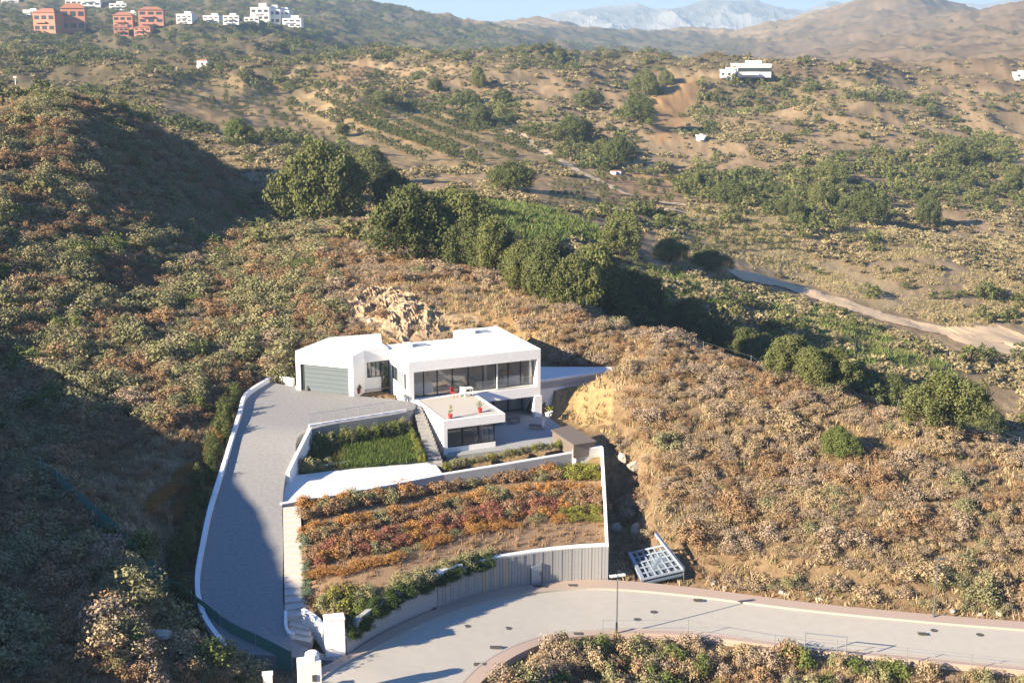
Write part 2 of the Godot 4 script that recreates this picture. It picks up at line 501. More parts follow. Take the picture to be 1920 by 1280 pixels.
func build_land():
	var vs := PackedVector3Array(); vs.resize(COLS * ROWS)
	var cs := PackedColorArray(); cs.resize(COLS * ROWS)
	var ns := PackedVector3Array(); ns.resize(COLS * ROWS)
	for i in ROWS:
		var rad := exp(R0 + DR * i)
		for j in COLS:
			var k := i * COLS + j
			var x := rad * sin(th[j]); var z := -rad * cos(th[j])
			vs[k] = Vector3(x, H[k], z)
			var c := ground_color(x, H[k], z, rad)
			c.a = 1.0
			cs[k] = c
	for i in ROWS:
		for j in COLS:
			var k := i * COLS + j
			var e := vs[k + 1 if j < COLS - 1 else k] - vs[k - 1 if j > 0 else k]
			var f := vs[k + COLS if i < ROWS - 1 else k] - vs[k - COLS if i > 0 else k]
			var n := e.cross(f).normalized()
			ns[k] = n if n.y > 0 else -n
	var idx := PackedInt32Array()
	idx.resize((COLS - 1) * (ROWS - 1) * 6)
	var w := 0
	for i in ROWS - 1:
		for j in COLS - 1:
			var k := i * COLS + j
			for o in [k, k + COLS, k + 1, k + 1, k + COLS, k + COLS + 1]:
				idx[w] = o; w += 1
	var arr := []
	arr.resize(Mesh.ARRAY_MAX)
	arr[Mesh.ARRAY_VERTEX] = vs; arr[Mesh.ARRAY_COLOR] = cs; arr[Mesh.ARRAY_NORMAL] = ns; arr[Mesh.ARRAY_INDEX] = idx
	var mesh := ArrayMesh.new()
	mesh.add_surface_from_arrays(Mesh.PRIMITIVE_TRIANGLES, arr)
	var m := plain("dry_ground", Color.WHITE, 0.97)
	m.vertex_color_use_as_albedo = true
	m.albedo_texture = noise_tex(31, 0.03, Color(0.62, 0.6, 0.58), Color(1, 1, 1), Color(0.88, 0.87, 0.85))
	m.uv1_triplanar = true; m.uv1_world_triplanar = true
	m.uv1_scale = Vector3.ONE * 0.13
	m.metallic_specular = 0.1
	structure("terrain", mesh, m, "dry scrub covered hills and valley round the villa")
# far range: ridge heights read off the skyline, with real depth behind it
func build_mountains():
	var sky := [[940,70],[1000,52],[1030,32],[1070,22],[1120,19],[1180,12],[1215,20],[1260,14],[1305,1],[1345,6],[1390,5],[1440,20],[1475,26],[1520,8],[1560,12],[1590,6],[1640,18],[1720,14],[1800,10],[1850,2],[1900,8],[1960,-6],[2060,10],[2200,0]]
	var ridge := FastNoiseLite.new()
	ridge.seed = 5; ridge.frequency = 0.0011; ridge.fractal_type = FastNoiseLite.FRACTAL_RIDGED; ridge.fractal_octaves = 5
	var nx := 300
	var nz := 60
	var st := SurfaceTool.new()
	st.begin(Mesh.PRIMITIVE_TRIANGLES)
	st.set_smooth_group(-1)
	for i in nz:
		for j in nx:
			var px := lerpf(900.0, 2240.0, float(j) / (nx - 1))
			var k := 0
			while k < sky.size() - 2 and sky[k + 1][0] < px: k += 1
			var row := lerpf(sky[k][1], sky[k + 1][1], clampf((px - sky[k][0]) / float(sky[k + 1][0] - sky[k][0]), 0, 1))
			var d := 5600.0 + 2600.0 * i / (nz - 1)
			var top := EYE - 7000.0 * ratio(row)
			var u := (d - 5600.0) / 1400.0
			var prof: float = smoothstep(0.0, 1.0, u) if u < 1.0 else 1.0 - 0.5 * smoothstep(0.0, 0.86, u - 1.0)
			var x := (px - 960.0) / F / cp * d
			var r := ridge.get_noise_2d(x * 1.6, d * 1.6)
			var h := -60.0 + (top + 60.0) * prof + r * 60.0 * smoothstep(0.0, 0.4, u) * clampf(absf(u - 1.0) * 2.5, 0.4, 1.0)
			st.set_color(Color(0.30, 0.285, 0.26).lerp(Color(0.11, 0.115, 0.09), clampf(0.5 - r * 0.6 + fine.get_noise_2d(x * 0.02, d * 0.02) * 0.6, 0, 1)))
			st.add_vertex(Vector3(x, h, -d))
	for i in nz - 1:
		for j in nx - 1:
			var k := i * nx + j
			for o in [k, k + nx, k + 1, k + 1, k + nx, k + nx + 1]: st.add_index(o)
	var m := plain("mountain_rock", Color.WHITE, 0.97)
	m.vertex_color_use_as_albedo = true
	structure("mountains", done(st), m, "far pale limestone mountain range behind the hills")

# ------------------------------------------------------------------ drive, terraces, walls, road
func strip(called: String, left: Array, right: Array, mat: Material, n: int, skirt := 0.6, graded := true, raise := 0.0, drop := 0.35) -> MeshInstance3D:
	# a surface between two lines of places, with a skirt round it so that it has thickness
	var L := paired(left, n); var R := paired(right, n)
	n = L.size()
	var st := st_new()
	var up := Vector3(0, raise, 0)
	for i in n - 1:
		var k := 4
		for j in k:
			var a: Vector3 = L[i].lerp(R[i], float(j) / k); var b: Vector3 = L[i + 1].lerp(R[i + 1], float(j) / k)
			var c: Vector3 = L[i + 1].lerp(R[i + 1], float(j + 1) / k); var d: Vector3 = L[i].lerp(R[i], float(j + 1) / k)
			var up_is := (b - a).cross(d - a).y
			if up_is < 0: quad(st, a + up, b + up, c + up, d + up)
			else: quad(st, d + up, c + up, b + up, a + up)
		if graded: site_patch(L[i], R[i], R[i + 1], L[i + 1], drop)
	var rim := L.duplicate()
	var back := R.duplicate(); back.reverse()
	rim.append_array(back)
	for i in rim.size():
		var a: Vector3 = rim[i]; var b: Vector3 = rim[(i + 1) % rim.size()]
		if a.distance_to(b) < 0.01: continue
		quad(st, a + up, b + up, b - Vector3(0, skirt, 0), a - Vector3(0, skirt, 0))
	return obj(called, done(st), mat)
func paired(pts: Array, n: int) -> Array:      # the same number of steps between each two places
	var out := []
	var k: int = maxi(1, int(round(float(n) / (pts.size() - 1))))
	for i in pts.size() - 1:
		var a: Vector3 = pts[max(i - 1, 0)]; var b: Vector3 = pts[i]; var c: Vector3 = pts[i + 1]; var d: Vector3 = pts[min(i + 2, pts.size() - 1)]
		for j in k: out.append(b.cubic_interpolate(c, a, d, float(j) / k))
	out.append(pts[-1])
	return out
func ribbon_wall(st: SurfaceTool, line: Array, y_low: Array, y_top: Array, thick: float, side := 1.0):
	# a wall that follows a line of places; y_low and y_top hold one height for each place
	for i in line.size() - 1:
		var a: Vector3 = line[i]; var b: Vector3 = line[i + 1]
		var na := wall_normal(line, i) * thick * side; var nb := wall_normal(line, i + 1) * thick * side
		var p := [Vector3(a.x, y_low[i], a.z), Vector3(b.x, y_low[i + 1], b.z), Vector3(b.x, y_low[i + 1], b.z) + nb, Vector3(a.x, y_low[i], a.z) + na,
			Vector3(a.x, y_top[i], a.z), Vector3(b.x, y_top[i + 1], b.z), Vector3(b.x, y_top[i + 1], b.z) + nb, Vector3(a.x, y_top[i], a.z) + na]
		var area: float = (p[1] - p[0]).cross(p[2] - p[0]).y
		if area < 0: p = [p[3], p[2], p[1], p[0], p[7], p[6], p[5], p[4]]
		hexa(st, p)
func wall_normal(line: Array, i: int) -> Vector3:
	var d: Vector3 = line[min(i + 1, line.size() - 1)] - line[max(i - 1, 0)]
	return Vector3(-d.z, 0, d.x).normalized()
func heights(line: Array, add: float) -> Array:
	return line.map(func(p): return p.y + add)
func VV(rows: Array) -> Array:
	return rows.map(func(r): return V(r[0], r[1], r[2]))

var drive_left := []
var bed_low := []
var bed_top := []
var wall_line := []
var wall_top := []
const TURN := 0.410      # the villa's own axis, in radians
func site_layout():       # everything the land has to be graded for, before it is built
	# forecourt and drive
	drive_left = VV([[500,716,0],[458,745,0],[446,780,-0.1],[438,805,-0.3],[421,860,-1.2],[407,905,-1.9],[390,960,-2.7],[375,1030,-3.7],[366,1085,-4.4],[368,1130,-5.0],[384,1175,-5.5],[420,1222,-5.9]])
	var right := VV([[663,742,0],[763,752,0],[762,772,0],[578,806,-0.1],[552,857,-1.1],[536,890,-1.7],[529,947,-2.7],[530,1010,-3.6],[530,1080,-4.5],[532,1140,-5.1],[548,1200,-5.75],[650,1240,-6.1]])
	tag(strip("driveway", drive_left, right, M.paving, 66, 1.4, true, 0.0, 0.9), "grey paved drive curving up from the gate to the garage", "", "", "structure")
	for p in drive_left: site_add(p + Vector3(-0.6, 0, 0))
	# court under the garage, villa and yard
	var o := villa_point(0, 0, 0)
	site_patch(villa_point(-13, 0, 7.5), villa_point(14, 0, 7.5), villa_point(14, 0, 12), villa_point(-9, 0, 12))
	site_patch(villa_point(0.5, -3, -1), villa_point(14, -3, -1), villa_point(14, -3, 6.5), villa_point(0.5, -3, 6.5), 0.5)
	site_patch(V(663, 742, 0), V(556, 731, 0), villa_point(-9, 0, 10), villa_point(0, 0, 4))
	site_patch(villa_point(13, -1, 1.5), V(1148, 697, -0.2), V(1146, 687, -0.1), villa_point(13, 0, 9))
	# lower terrace, garden, gravel
	site_patch(villa_point(0.6, -3, -8.2), villa_point(15, -3, -8.2), villa_point(15, -3, 3), villa_point(0.6, -3, 3), 0.5)
	site_patch(V(1076, 850, -3), V(1130, 846, -3), V(1110, 800, -3), V(1040, 800, -3), 0.5)
	site_patch(V(581, 800, 0), V(763, 772, 0), V(800, 864, -1.7), V(545, 884, -1.7), 4.2)
	site_patch(V(536, 893, -2.3), V(800, 862, -2.9), V(830, 893, -3), V(527, 947, -2.75), 2.4)
	# planted bed and road wall
	bed_top = VV([[569,946,-3.0],[700,926,-3.6],[830,903,-4.1],[960,886,-4.3],[1078,882,-4.4],[1129,884,-4.5]])
	wall_line = VV([[652,1228,-6.15],[700,1196,-6.35],[770,1161,-6.55],[850,1128,-6.8],[920,1108,-7.05],[1000,1096,-7.35],[1070,1090,-7.55],[1140,1088,-7.7]])
	wall_top = [-4.35, -4.2, -4.15, -4.3, -4.5, -4.75, -4.85, -4.9]
	for i in wall_line.size():
		var p: Vector3 = wall_line[i]
		bed_low.append(Vector3(p.x, wall_top[i] - 0.25, p.z) + Vector3(0.1, 0, -0.35))
	bed_low[0] = V(572, 1158, -5.3)
	bed_low[1] = V(640, 1140, -4.6)
	var bed := strip("planted_bed", smooth_line(bed_top, 8), bed_low, M.soil, 50, 0.5, true, 0.0, 2.6)
	tag(bed, "brown earth of the sloping bed above the road wall", "", "", "structure")
	# road with its pavements
	var far := VV([[560,1300,-6.0],[640,1246,-6.15],[700,1216,-6.35],[790,1171,-6.6],[870,1141,-6.9],[950,1120,-7.15],[1050,1107,-7.5],[1150,1105,-7.7],[1300,1118,-8.0],[1500,1143,-8.3],[1700,1163,-8.6],[1920,1181,-9.0],[2200,1200,-9.5]])
	var near := VV([[760,1420,-6.3],[830,1330,-6.4],[868,1284,-6.6],[905,1248,-6.8],[960,1216,-7.0],[1030,1194,-7.3],[1110,1185,-7.5],[1200,1183,-7.7],[1330,1191,-8.0],[1500,1212,-8.3],[1700,1232,-8.6],[1920,1252,-9.0],[2200,1275,-9.5]])
	tag(strip("road", far, near, M.asphalt, 90), "pale concrete road bending past the retaining wall", "", "", "structure")
	var far_out := VV([[560,1275,-6.0],[652,1229,-6.15],[705,1196,-6.35],[782,1158,-6.6],[852,1129,-6.9],[935,1107,-7.15],[1040,1093,-7.5],[1148,1090,-7.7],[1300,1104,-8.0],[1500,1130,-8.3],[1700,1150,-8.6],[1920,1168,-9.0],[2200,1187,-9.5]])
	tag(strip("pavement", far_out, far, M.sidewalk, 90, 0.5, true, 0.12), "reddish pavement along the wall side of the road", "", "", "structure")
	var near_in := VV([[805,1420,-6.3],[862,1330,-6.4],[900,1284,-6.6],[936,1252,-6.8],[982,1224,-7.0],[1040,1203,-7.3],[1112,1193,-7.5],[1200,1190,-7.7],[1330,1198,-8.0],[1500,1219,-8.3],[1700,1239,-8.6],[1920,1259,-9.0],[2200,1282,-9.5]])
	tag(strip("pavement", near_in, near, M.sidewalk, 90, 0.5, true, 0.12), "reddish pavement round the inside of the road bend", "", "", "structure")
	site_patch(Vector3(-132, 20.8, -248), Vector3(-91, 20.8, -247), Vector3(-93, 20.8, -270), Vector3(-132, 20.8, -272), 0.3)
	# kerbs
	var st := st_new()
	var kl := smooth_line(far, 90)
	ribbon_wall(st, kl, heights(kl, -0.3), heights(kl, 0.135), 0.16, 1.0)
	tag(obj("kerb", done(st), M.kerbstone), "low stone kerb between the road and the wall side pavement", "", "", "structure")
	st = st_new()
	kl = smooth_line(near, 90)
	ribbon_wall(st, kl, heights(kl, -0.3), heights(kl, 0.135), 0.16, -1.0)
	tag(obj("kerb", done(st), M.kerbstone), "low stone kerb round the inside of the road bend", "", "", "structure")
func villa_point(s: float, y: float, q: float) -> Vector3:      # s along the glass front, q to the back
	return V(767, 752, 0) + Vector3(s * cos(TURN) - q * sin(TURN), y, -s * sin(TURN) - q * cos(TURN))

func build_site():
	# white wall of the drive
	var line := smooth_line(drive_left, 50)
	var st := st_new()
	ribbon_wall(st, line, heights(line, -1.2), heights(line, 0.42), 0.32, -1.0)
	tag(obj("drive_wall", done(st), M.white_render), "low white wall curving along the outer edge of the drive", "wall")
	st = st_new()
	var bk := [V(500, 716, 0), V(520, 712, 0), V(548, 718, 0)]
	ribbon_wall(st, bk, heights(bk, -0.5), heights(bk, 0.42), 0.3, -1.0)
	tag(obj("court_wall", done(st), M.white_render), "short low wall closing the court beside the garage", "wall")
	# court edge: white kerb and railing above the garden
	var c0 := V(580, 800, 0); var c1 := V(762, 771, 0)
	st = st_new()
	wall_between(st, Vector2(c0.x, c0.z), Vector2(c1.x, c1.z), -2.2, 0.16, 0.22)
	tag(obj("court_edge_wall", done(st), M.white_render), "white retaining wall edge between paved court and garden hedge", "wall")
	var rail := thing("railing", "thin grey railing on the edge of the paved court", "railing", c0)
	var along := c1 - c0
	st = st_new()
	tube(st, [Vector3(0, 1.12, 0), along + Vector3(0, 1.12, 0)], [0.022, 0.022], 6)
	obj("handrail", done(st), M.steel, rail)
	for h in [0.4, 0.64, 0.88]:
		st = st_new()
		tube(st, [Vector3(0, h, 0), along + Vector3(0, h, 0)], [0.006, 0.006], 4)
		obj("cable", done(st), M.steel, rail)
	for i in 9:
		st = st_new()
		var p := along * (i / 8.0)
		tube(st, [p + Vector3(0, 0.1, 0), p + Vector3(0, 1.12, 0)], [0.025, 0.025], 6)
		obj("post", done(st), M.steel, rail)
	# garden: lawn slope, left wall, front wall
	var lawn := strip("garden_bed", [[583,800],[640,791],[700,781],[764,772]].map(func(r): return V(r[0], r[1], 0) + Vector3(0, -1.65, 0.15)), VV([[548,884,-2.25],[640,876,-2.4],[720,868,-2.6],[802,862,-2.75]]), M.lawn_soil, 16, 0.6, false)
	tag(lawn, "green planted garden slope below the court", "", "", "structure")
	var gw := smooth_line(VV([[578,806,-0.1],[552,857,-1.1],[536,890,-1.7]]), 10)
	st = st_new()
	ribbon_wall(st, gw, heights(gw, -2.0), heights(gw, 0.22), 0.28, -1.0)
	tag(obj("garden_wall", done(st), M.white_render), "white sloping wall between the drive and the green garden", "wall")
	var fw := [V(600, 882, -2.5), V(668, 871, -2.65), V(741, 866, -2.8)]
	st = st_new()
	ribbon_wall(st, fw, heights(fw, -0.6), heights(fw, 0.42), 0.22, -1.0)
	tag(obj("garden_wall", done(st), M.white_render), "low white capped wall between the lawn and the white gravel", "wall")
	# gravel terrace
	var gravel := strip("gravel_terrace", VV([[536,893,-2.3],[640,880,-2.6],[741,868,-2.85],[812,864,-2.95]]), VV([[527,947,-2.75],[640,928,-2.85],[760,905,-2.95],[832,891,-3.0]]), M.white_gravel, 18, 0.8, false)
	tag(gravel, "bright white gravel terrace below the garden", "", "", "structure")
	# wall under the gravel and the lower terrace
	var low := VV([[527,948,-2.75],[640,929,-2.85],[760,906,-2.95],[832,892,-3.0],[960,871,-3.0],[1076,851,-3.0]])
	st = st_new()
	ribbon_wall(st, low, heights(low, -2.0), heights(low, 0.06), 0.3, -1.0)
	var tw_ := obj("terrace_wall", done(st), M.grey_wall)
	tag(tw_, "grey retaining wall with a white coping above the planted bed", "wall")
	st = st_new()
	ribbon_wall(st, low, heights(low, 0.06), heights(low, 0.14), 0.36, -1.0)
	obj("coping", done(st), M.white_render, tw_)
	var turn := VV([[1076,851,-3.0],[1130,846,-3.0]])
	var pier := thing("terrace_wall", "raised grey corner of the terrace wall with white coping and pier", "wall")
	st = st_new()
	ribbon_wall(st, turn, heights(turn, -2.2), heights(turn, 0.35), 0.3, -1.0)
	obj("wall_face", done(st), M.grey_wall, pier)
	st = st_new()
	ribbon_wall(st, turn, heights(turn, 0.35), heights(turn, 0.45), 0.4, -1.0)
	obj("coping", done(st), M.white_render, pier)
	st = st_new()
	var pp: Vector3 = turn[0]
	bx(st, pp.x - 0.15, pp.x + 0.2, pp.y - 2.0, pp.y + 0.5, pp.z - 0.3, pp.z + 0.1)
	obj("pier", done(st), M.white_render, pier)
	var sw: Array = [turn[1] + Vector3(0.05, 0, 0), V(1136, 930, -4.0), V(1141, 1024, -4.9)]
	sw = smooth_line(sw, 12)
	st = st_new()
	var hs := []
	for i in 12: hs.append(lerpf(-2.6, -4.75, i / 11.0))
	ribbon_wall(st, sw, heights(sw, -3.2), hs, 0.2, 1.0)
	tag(obj("bed_side_wall", done(st), M.white_render), "narrow pale wall running down the open side of the planted bed", "wall")
	# road wall of upright boards
	var wl := smooth_line(wall_line, 96)
	var rw := thing("road_wall", "tall grey retaining wall of upright ribs along the road", "wall")
	var tops := []
	var lows := []
	for i in 96:
		var f: float = i / 95.0 * (wall_top.size() - 1)
		var k := mini(int(f), wall_top.size() - 2)
		tops.append(lerpf(wall_top[k], wall_top[k + 1], f - k)); lows.append(wl[i].y - 0.4)
	st = st_new()
	ribbon_wall(st, wl, lows, tops, 0.34, -1.0)
	obj("backing", done(st), M.grey_wall, rw)
	for i in range(38, 95):
		var a: Vector3 = wl[i]; var b: Vector3 = wl[i + 1]
		var n := wall_normal(wl, i)
		var e := (b - a) * 0.06
		st = st_new()
		var proud := 0.05 + 0.012 * (i % 3)
		var p0 := a + e; var p1 := b - e
		hexa(st, [p0 + n * proud + Vector3(0, -0.35, 0), p1 + n * proud + Vector3(0, -0.35, 0), p1 + Vector3(0, -0.35, 0), p0 + Vector3(0, -0.35, 0),
			Vector3(p0.x, tops[i] - 0.04, p0.z) + n * proud, Vector3(p1.x, tops[i + 1] - 0.04, p1.z) + n * proud, Vector3(p1.x, tops[i + 1] - 0.04, p1.z), Vector3(p0.x, tops[i] - 0.04, p0.z)])
		obj("board", done(st), M.board_tan if i in [55, 56, 59, 62, 63] else M.board_concrete, rw)
	st = st_new()
	ribbon_wall(st, wl.slice(50), tops.slice(50), tops.slice(50).map(func(h): return h + 0.1), 0.42, -1.0)
	obj("coping", done(st), M.white_render, rw)
	st = st_new()
	ribbon_wall(st, wl.slice(34, 49), tops.slice(34, 49), tops.slice(34, 49).map(func(h): return h + 0.22), 0.36, -1.0)
	obj("coping", done(st), M.white_render, rw)
	# meter door in the wall
	var dp := V(1004, 1096, -7.36)
	var n2 := wall_normal(wl, 70)
	var door := thing("wall_door", "small grey metal door set into the ribbed road wall", "door", dp + n2 * 0.12 + Vector3(0, 0.1, 0), atan2(n2.x, n2.z))
	obj("door_leaf", box_mesh(-0.42, 0.42, 0.02, 1.5, -0.05, 0.05), M.galvanised, door)
	obj("door_frame", box_mesh(0.42, 0.52, 0.0, 1.55, -0.06, 0.07), M.iron, door)
	obj("door_handle", box_mesh(0.28, 0.34, 0.7, 0.85, 0.05, 0.09), M.iron, door)
	# flight of wide steps beside the drive
	var top_l := V(530, 951, -2.8); var top_r := V(562, 948, -2.8); var bot_l := V(534, 1160, -5.35); var bot_r := V(575, 1156, -5.35)
	var fl := thing("stairway", "long flight of pale broad steps beside the drive", "steps", Vector3.ZERO)
	var count := 17
	for i in count:
		var t0 := i / float(count); var t1 := (i + 1.02) / float(count)
		var a := top_l.lerp(bot_l, t0); var b := top_r.lerp(bot_r, t0); var c := top_r.lerp(bot_r, t1); var d := top_l.lerp(bot_l, t1)
		var y := lerpf(-2.8, -5.35, t0)
		st = st_new()
		hexa(st, [Vector3(d.x, y - 0.6, d.z), Vector3(c.x, y - 0.6, c.z), Vector3(b.x, y - 0.6, b.z), Vector3(a.x, y - 0.6, a.z), Vector3(d.x, y, d.z), Vector3(c.x, y, c.z), Vector3(b.x, y, b.z), Vector3(a.x, y, a.z)])
		obj("step", done(st), M.step_stone, fl)
		site_add(Vector3(a.x, y, a.z), 0.7)
	# fan of steps at the gate
	for i in 4:
		st = st_new()
		var y := -5.4 - 0.15 * i
		var e0 := V(545, 1152 + i * 12, y); var e1 := V(580 + i * 2, 1160 + i * 12, y)
		hexa(st, [e0 + Vector3(-0.1, -0.5, 0.6), e1 + Vector3(0, -0.5, 0.6), e1 + Vector3(0, -0.5, -0.4), e0 + Vector3(0, -0.5, -0.4), e0 + Vector3(-0.1, 0, 0.6), e1 + Vector3(0, 0, 0.6), e1 + Vector3(0, 0, -0.4), e0 + Vector3(0, 0, -0.4)])
		obj("step", done(st), M.step_stone, fl)
	st = st_new()
	var cw := smooth_line(VV([[533,1152,-5.25],[533,1178,-5.55],[540,1194,-5.75],[552,1196,-5.8]]), 12)
	ribbon_wall(st, cw, heights(cw, -0.5), heights(cw, 0.3), 0.2, -1.0)
	tag(obj("step_kerb", done(st), M.white_render), "small white curved kerb at the foot of the long steps", "kerb")
	# gate pillars
	var g1 := thing("gate_pillar", "white square gate pillar joined to the curved entrance wall", "pillar", V(628, 1226, -6.1), 0.25)
	obj("shaft", box_mesh(-0.62, 0.62, -0.4, 2.55, -0.45, 0.45), M.white_render, g1)
	obj("cap", box_mesh(-0.66, 0.66, 2.55, 2.62, -0.49, 0.49), M.white_render, g1)
	obj("mail_box", box_mesh(0.62, 0.7, 1.1, 1.6, -0.25, 0.2), M.white_plastic, g1)
	st = st_new()
	var ew := smooth_line(VV([[565,1168,-5.5],[590,1184,-5.75],[606,1206,-6.0]]), 10)
	ribbon_wall(st, ew, heights(ew, -0.6), heights(ew, 1.0).map(func(h): return h), 0.3, -1.0)
	tag(obj("entrance_wall", done(st), M.white_render), "white curved wall sweeping from the steps to the gate pillar", "wall")
	var g2 := thing("gate_pillar", "white gate pillar with a dark intercom plate and rounded top", "pillar", V(582, 1322, -6.1), 0.3)
	obj("shaft", box_mesh(-0.66, 0.66, -0.4, 3.0, -0.4, 0.4), M.white_render, g2)
	st = st_new()
	lathe(st, [[0.0, 3.0], [0.42, 3.0], [0.42, 3.35], [0.3, 3.45], [0.0, 3.47]], Vector3(0.2, 0, 0), 14)
	obj("cap", done(st), M.white_render, g2)
	obj("intercom", box_mesh(0.1, 0.36, 1.75, 2.15, 0.4, 0.46), M.iron, g2)
	var eb := thing("meter_box", "small white meter box on a post beside the gate", "box", V(503, 1306, -5.6), 0.2)
	obj("post", box_mesh(-0.22, 0.22, -0.5, 0.8, -0.15, 0.15), M.white_plastic, eb)
	obj("cabinet", box_mesh(-0.28, 0.28, 0.8, 1.5, -0.2, 0.2), M.white_plastic, eb)
	obj("lid", box_mesh(-0.32, 0.32, 1.5, 1.56, -0.24, 0.24), M.white_plastic, eb)
	# steps between garden and living-room block
	var ps := thing("garden_steps", "narrow grey stair path between garden and white block", "steps", Vector3.ZERO)
	for i in 17:
		var t := i / 16.0
		var y := lerpf(-0.05, -2.95, t)
		var a := V(lerpf(775, 806, t), lerpf(762, 868, t), y); var b := V(lerpf(791, 832, t), lerpf(762, 868, t), y)
		st = st_new()
		hexa(st, [a + Vector3(0, -0.6, 0.45), b + Vector3(0, -0.6, 0.45), b + Vector3(0, -0.6, -0.4), a + Vector3(0, -0.6, -0.4), a + Vector3(0, 0, 0.45), b + Vector3(0, 0, 0.45), b + Vector3(0, 0, -0.4), a + Vector3(0, 0, -0.4)])
		obj("step", done(st), M.paving, ps)
	# lower terrace and its small shed
	var poly := [villa_point(0.6, 0, -8.0), villa_point(13.4, 0, -8.6), villa_point(14.0, 0, 2.5), villa_point(0.6, 0, 2.5)].map(func(p): return Vector2(p.x, p.z))
	structure("terrace", prism_mesh(poly, -3.6, -3.0), M.terrace_tile, "grey tiled lower terrace in front of the villa")
	var sp0 := V(1034, 833, -3.0)
	var roof := [V(1033, 806, -2.0), V(1067, 797, -2.0), V(1119, 827, -2.0), V(1076, 834, -2.0)]
	var shed := thing("pump_shed", "low dark flat roofed shed at the end of the terrace", "shed", Vector3.ZERO)
	obj("wall", prism_mesh(roof.map(func(p): return Vector2(p.x, p.z).lerp(Vector2(roof[0].x + roof[2].x, roof[0].z + roof[2].z) / 2, 0.07)), -3.3, -2.08), M.shed_roof, shed)
	obj("roof", prism_mesh(roof.map(func(p): return Vector2(p.x, p.z)), -2.08, -1.98), M.shed_roof, shed)
	# yard behind the right end of the villa
	var y0 := villa_point(13.3, 0, 1.5); var y1 := V(1149, 698, -0.1); var y2 := V(1147, 688, -0.1); var y3 := villa_point(13.3, 0, 8.5)
	var yard := [y0, y1, y2, y3].map(func(p): return Vector2(p.x, p.z))
	structure("yard", prism_mesh(yard, -0.8, -0.08), M.white_gravel, "white gravel yard tapering off behind the villa")
	st = st_new()
	wall_between(st, Vector2(y0.x, y0.z), Vector2(y1.x, y1.z), -2.6, 0.12, 0.25)
	tag(obj("yard_wall", done(st), M.white_render), "thin white wall holding the gravel yard above the earth bank", "wall")
	# far orchard tracks are laid later, on the finished land

# ------------------------------------------------------------------ the villa
func vb(called: String, s0: float, s1: float, y0: float, y1: float, q0: float, q1: float, mat: Material, parent: Node) -> MeshInstance3D:
	return obj(called, box_mesh(s0, s1, y0, y1, -q1, -q0), mat, parent)
func window_in(parent: Node, at: Transform3D, w: float, h: float, panes: int, called := "window"):
	# a window in the local x-y plane, its face towards +z
	var f := Node3D.new()
	f.name = called
	parent.add_child(f, true)
	f.transform = at
	var t := 0.06
	var st := st_new()
	bx(st, 0, w, 0, t, -0.05, 0.05); bx(st, 0, w, h - t, h, -0.05, 0.05)
	bx(st, 0, t, t, h - t, -0.05, 0.05); bx(st, w - t, w, t, h - t, -0.05, 0.05)
	for i in range(1, panes): bx(st, w * i / panes - t / 2, w * i / panes + t / 2, t, h - t, -0.045, 0.045)
	obj("frame", done(st), M.dark_frame, f)
	for i in panes:
		var x0: float = w * i / panes + t / 2; var x1: float = w * (i + 1) / panes - t / 2
		obj("pane", box_mesh(x0, x1, t, h - t, -0.008, 0.008), M.glass, f)
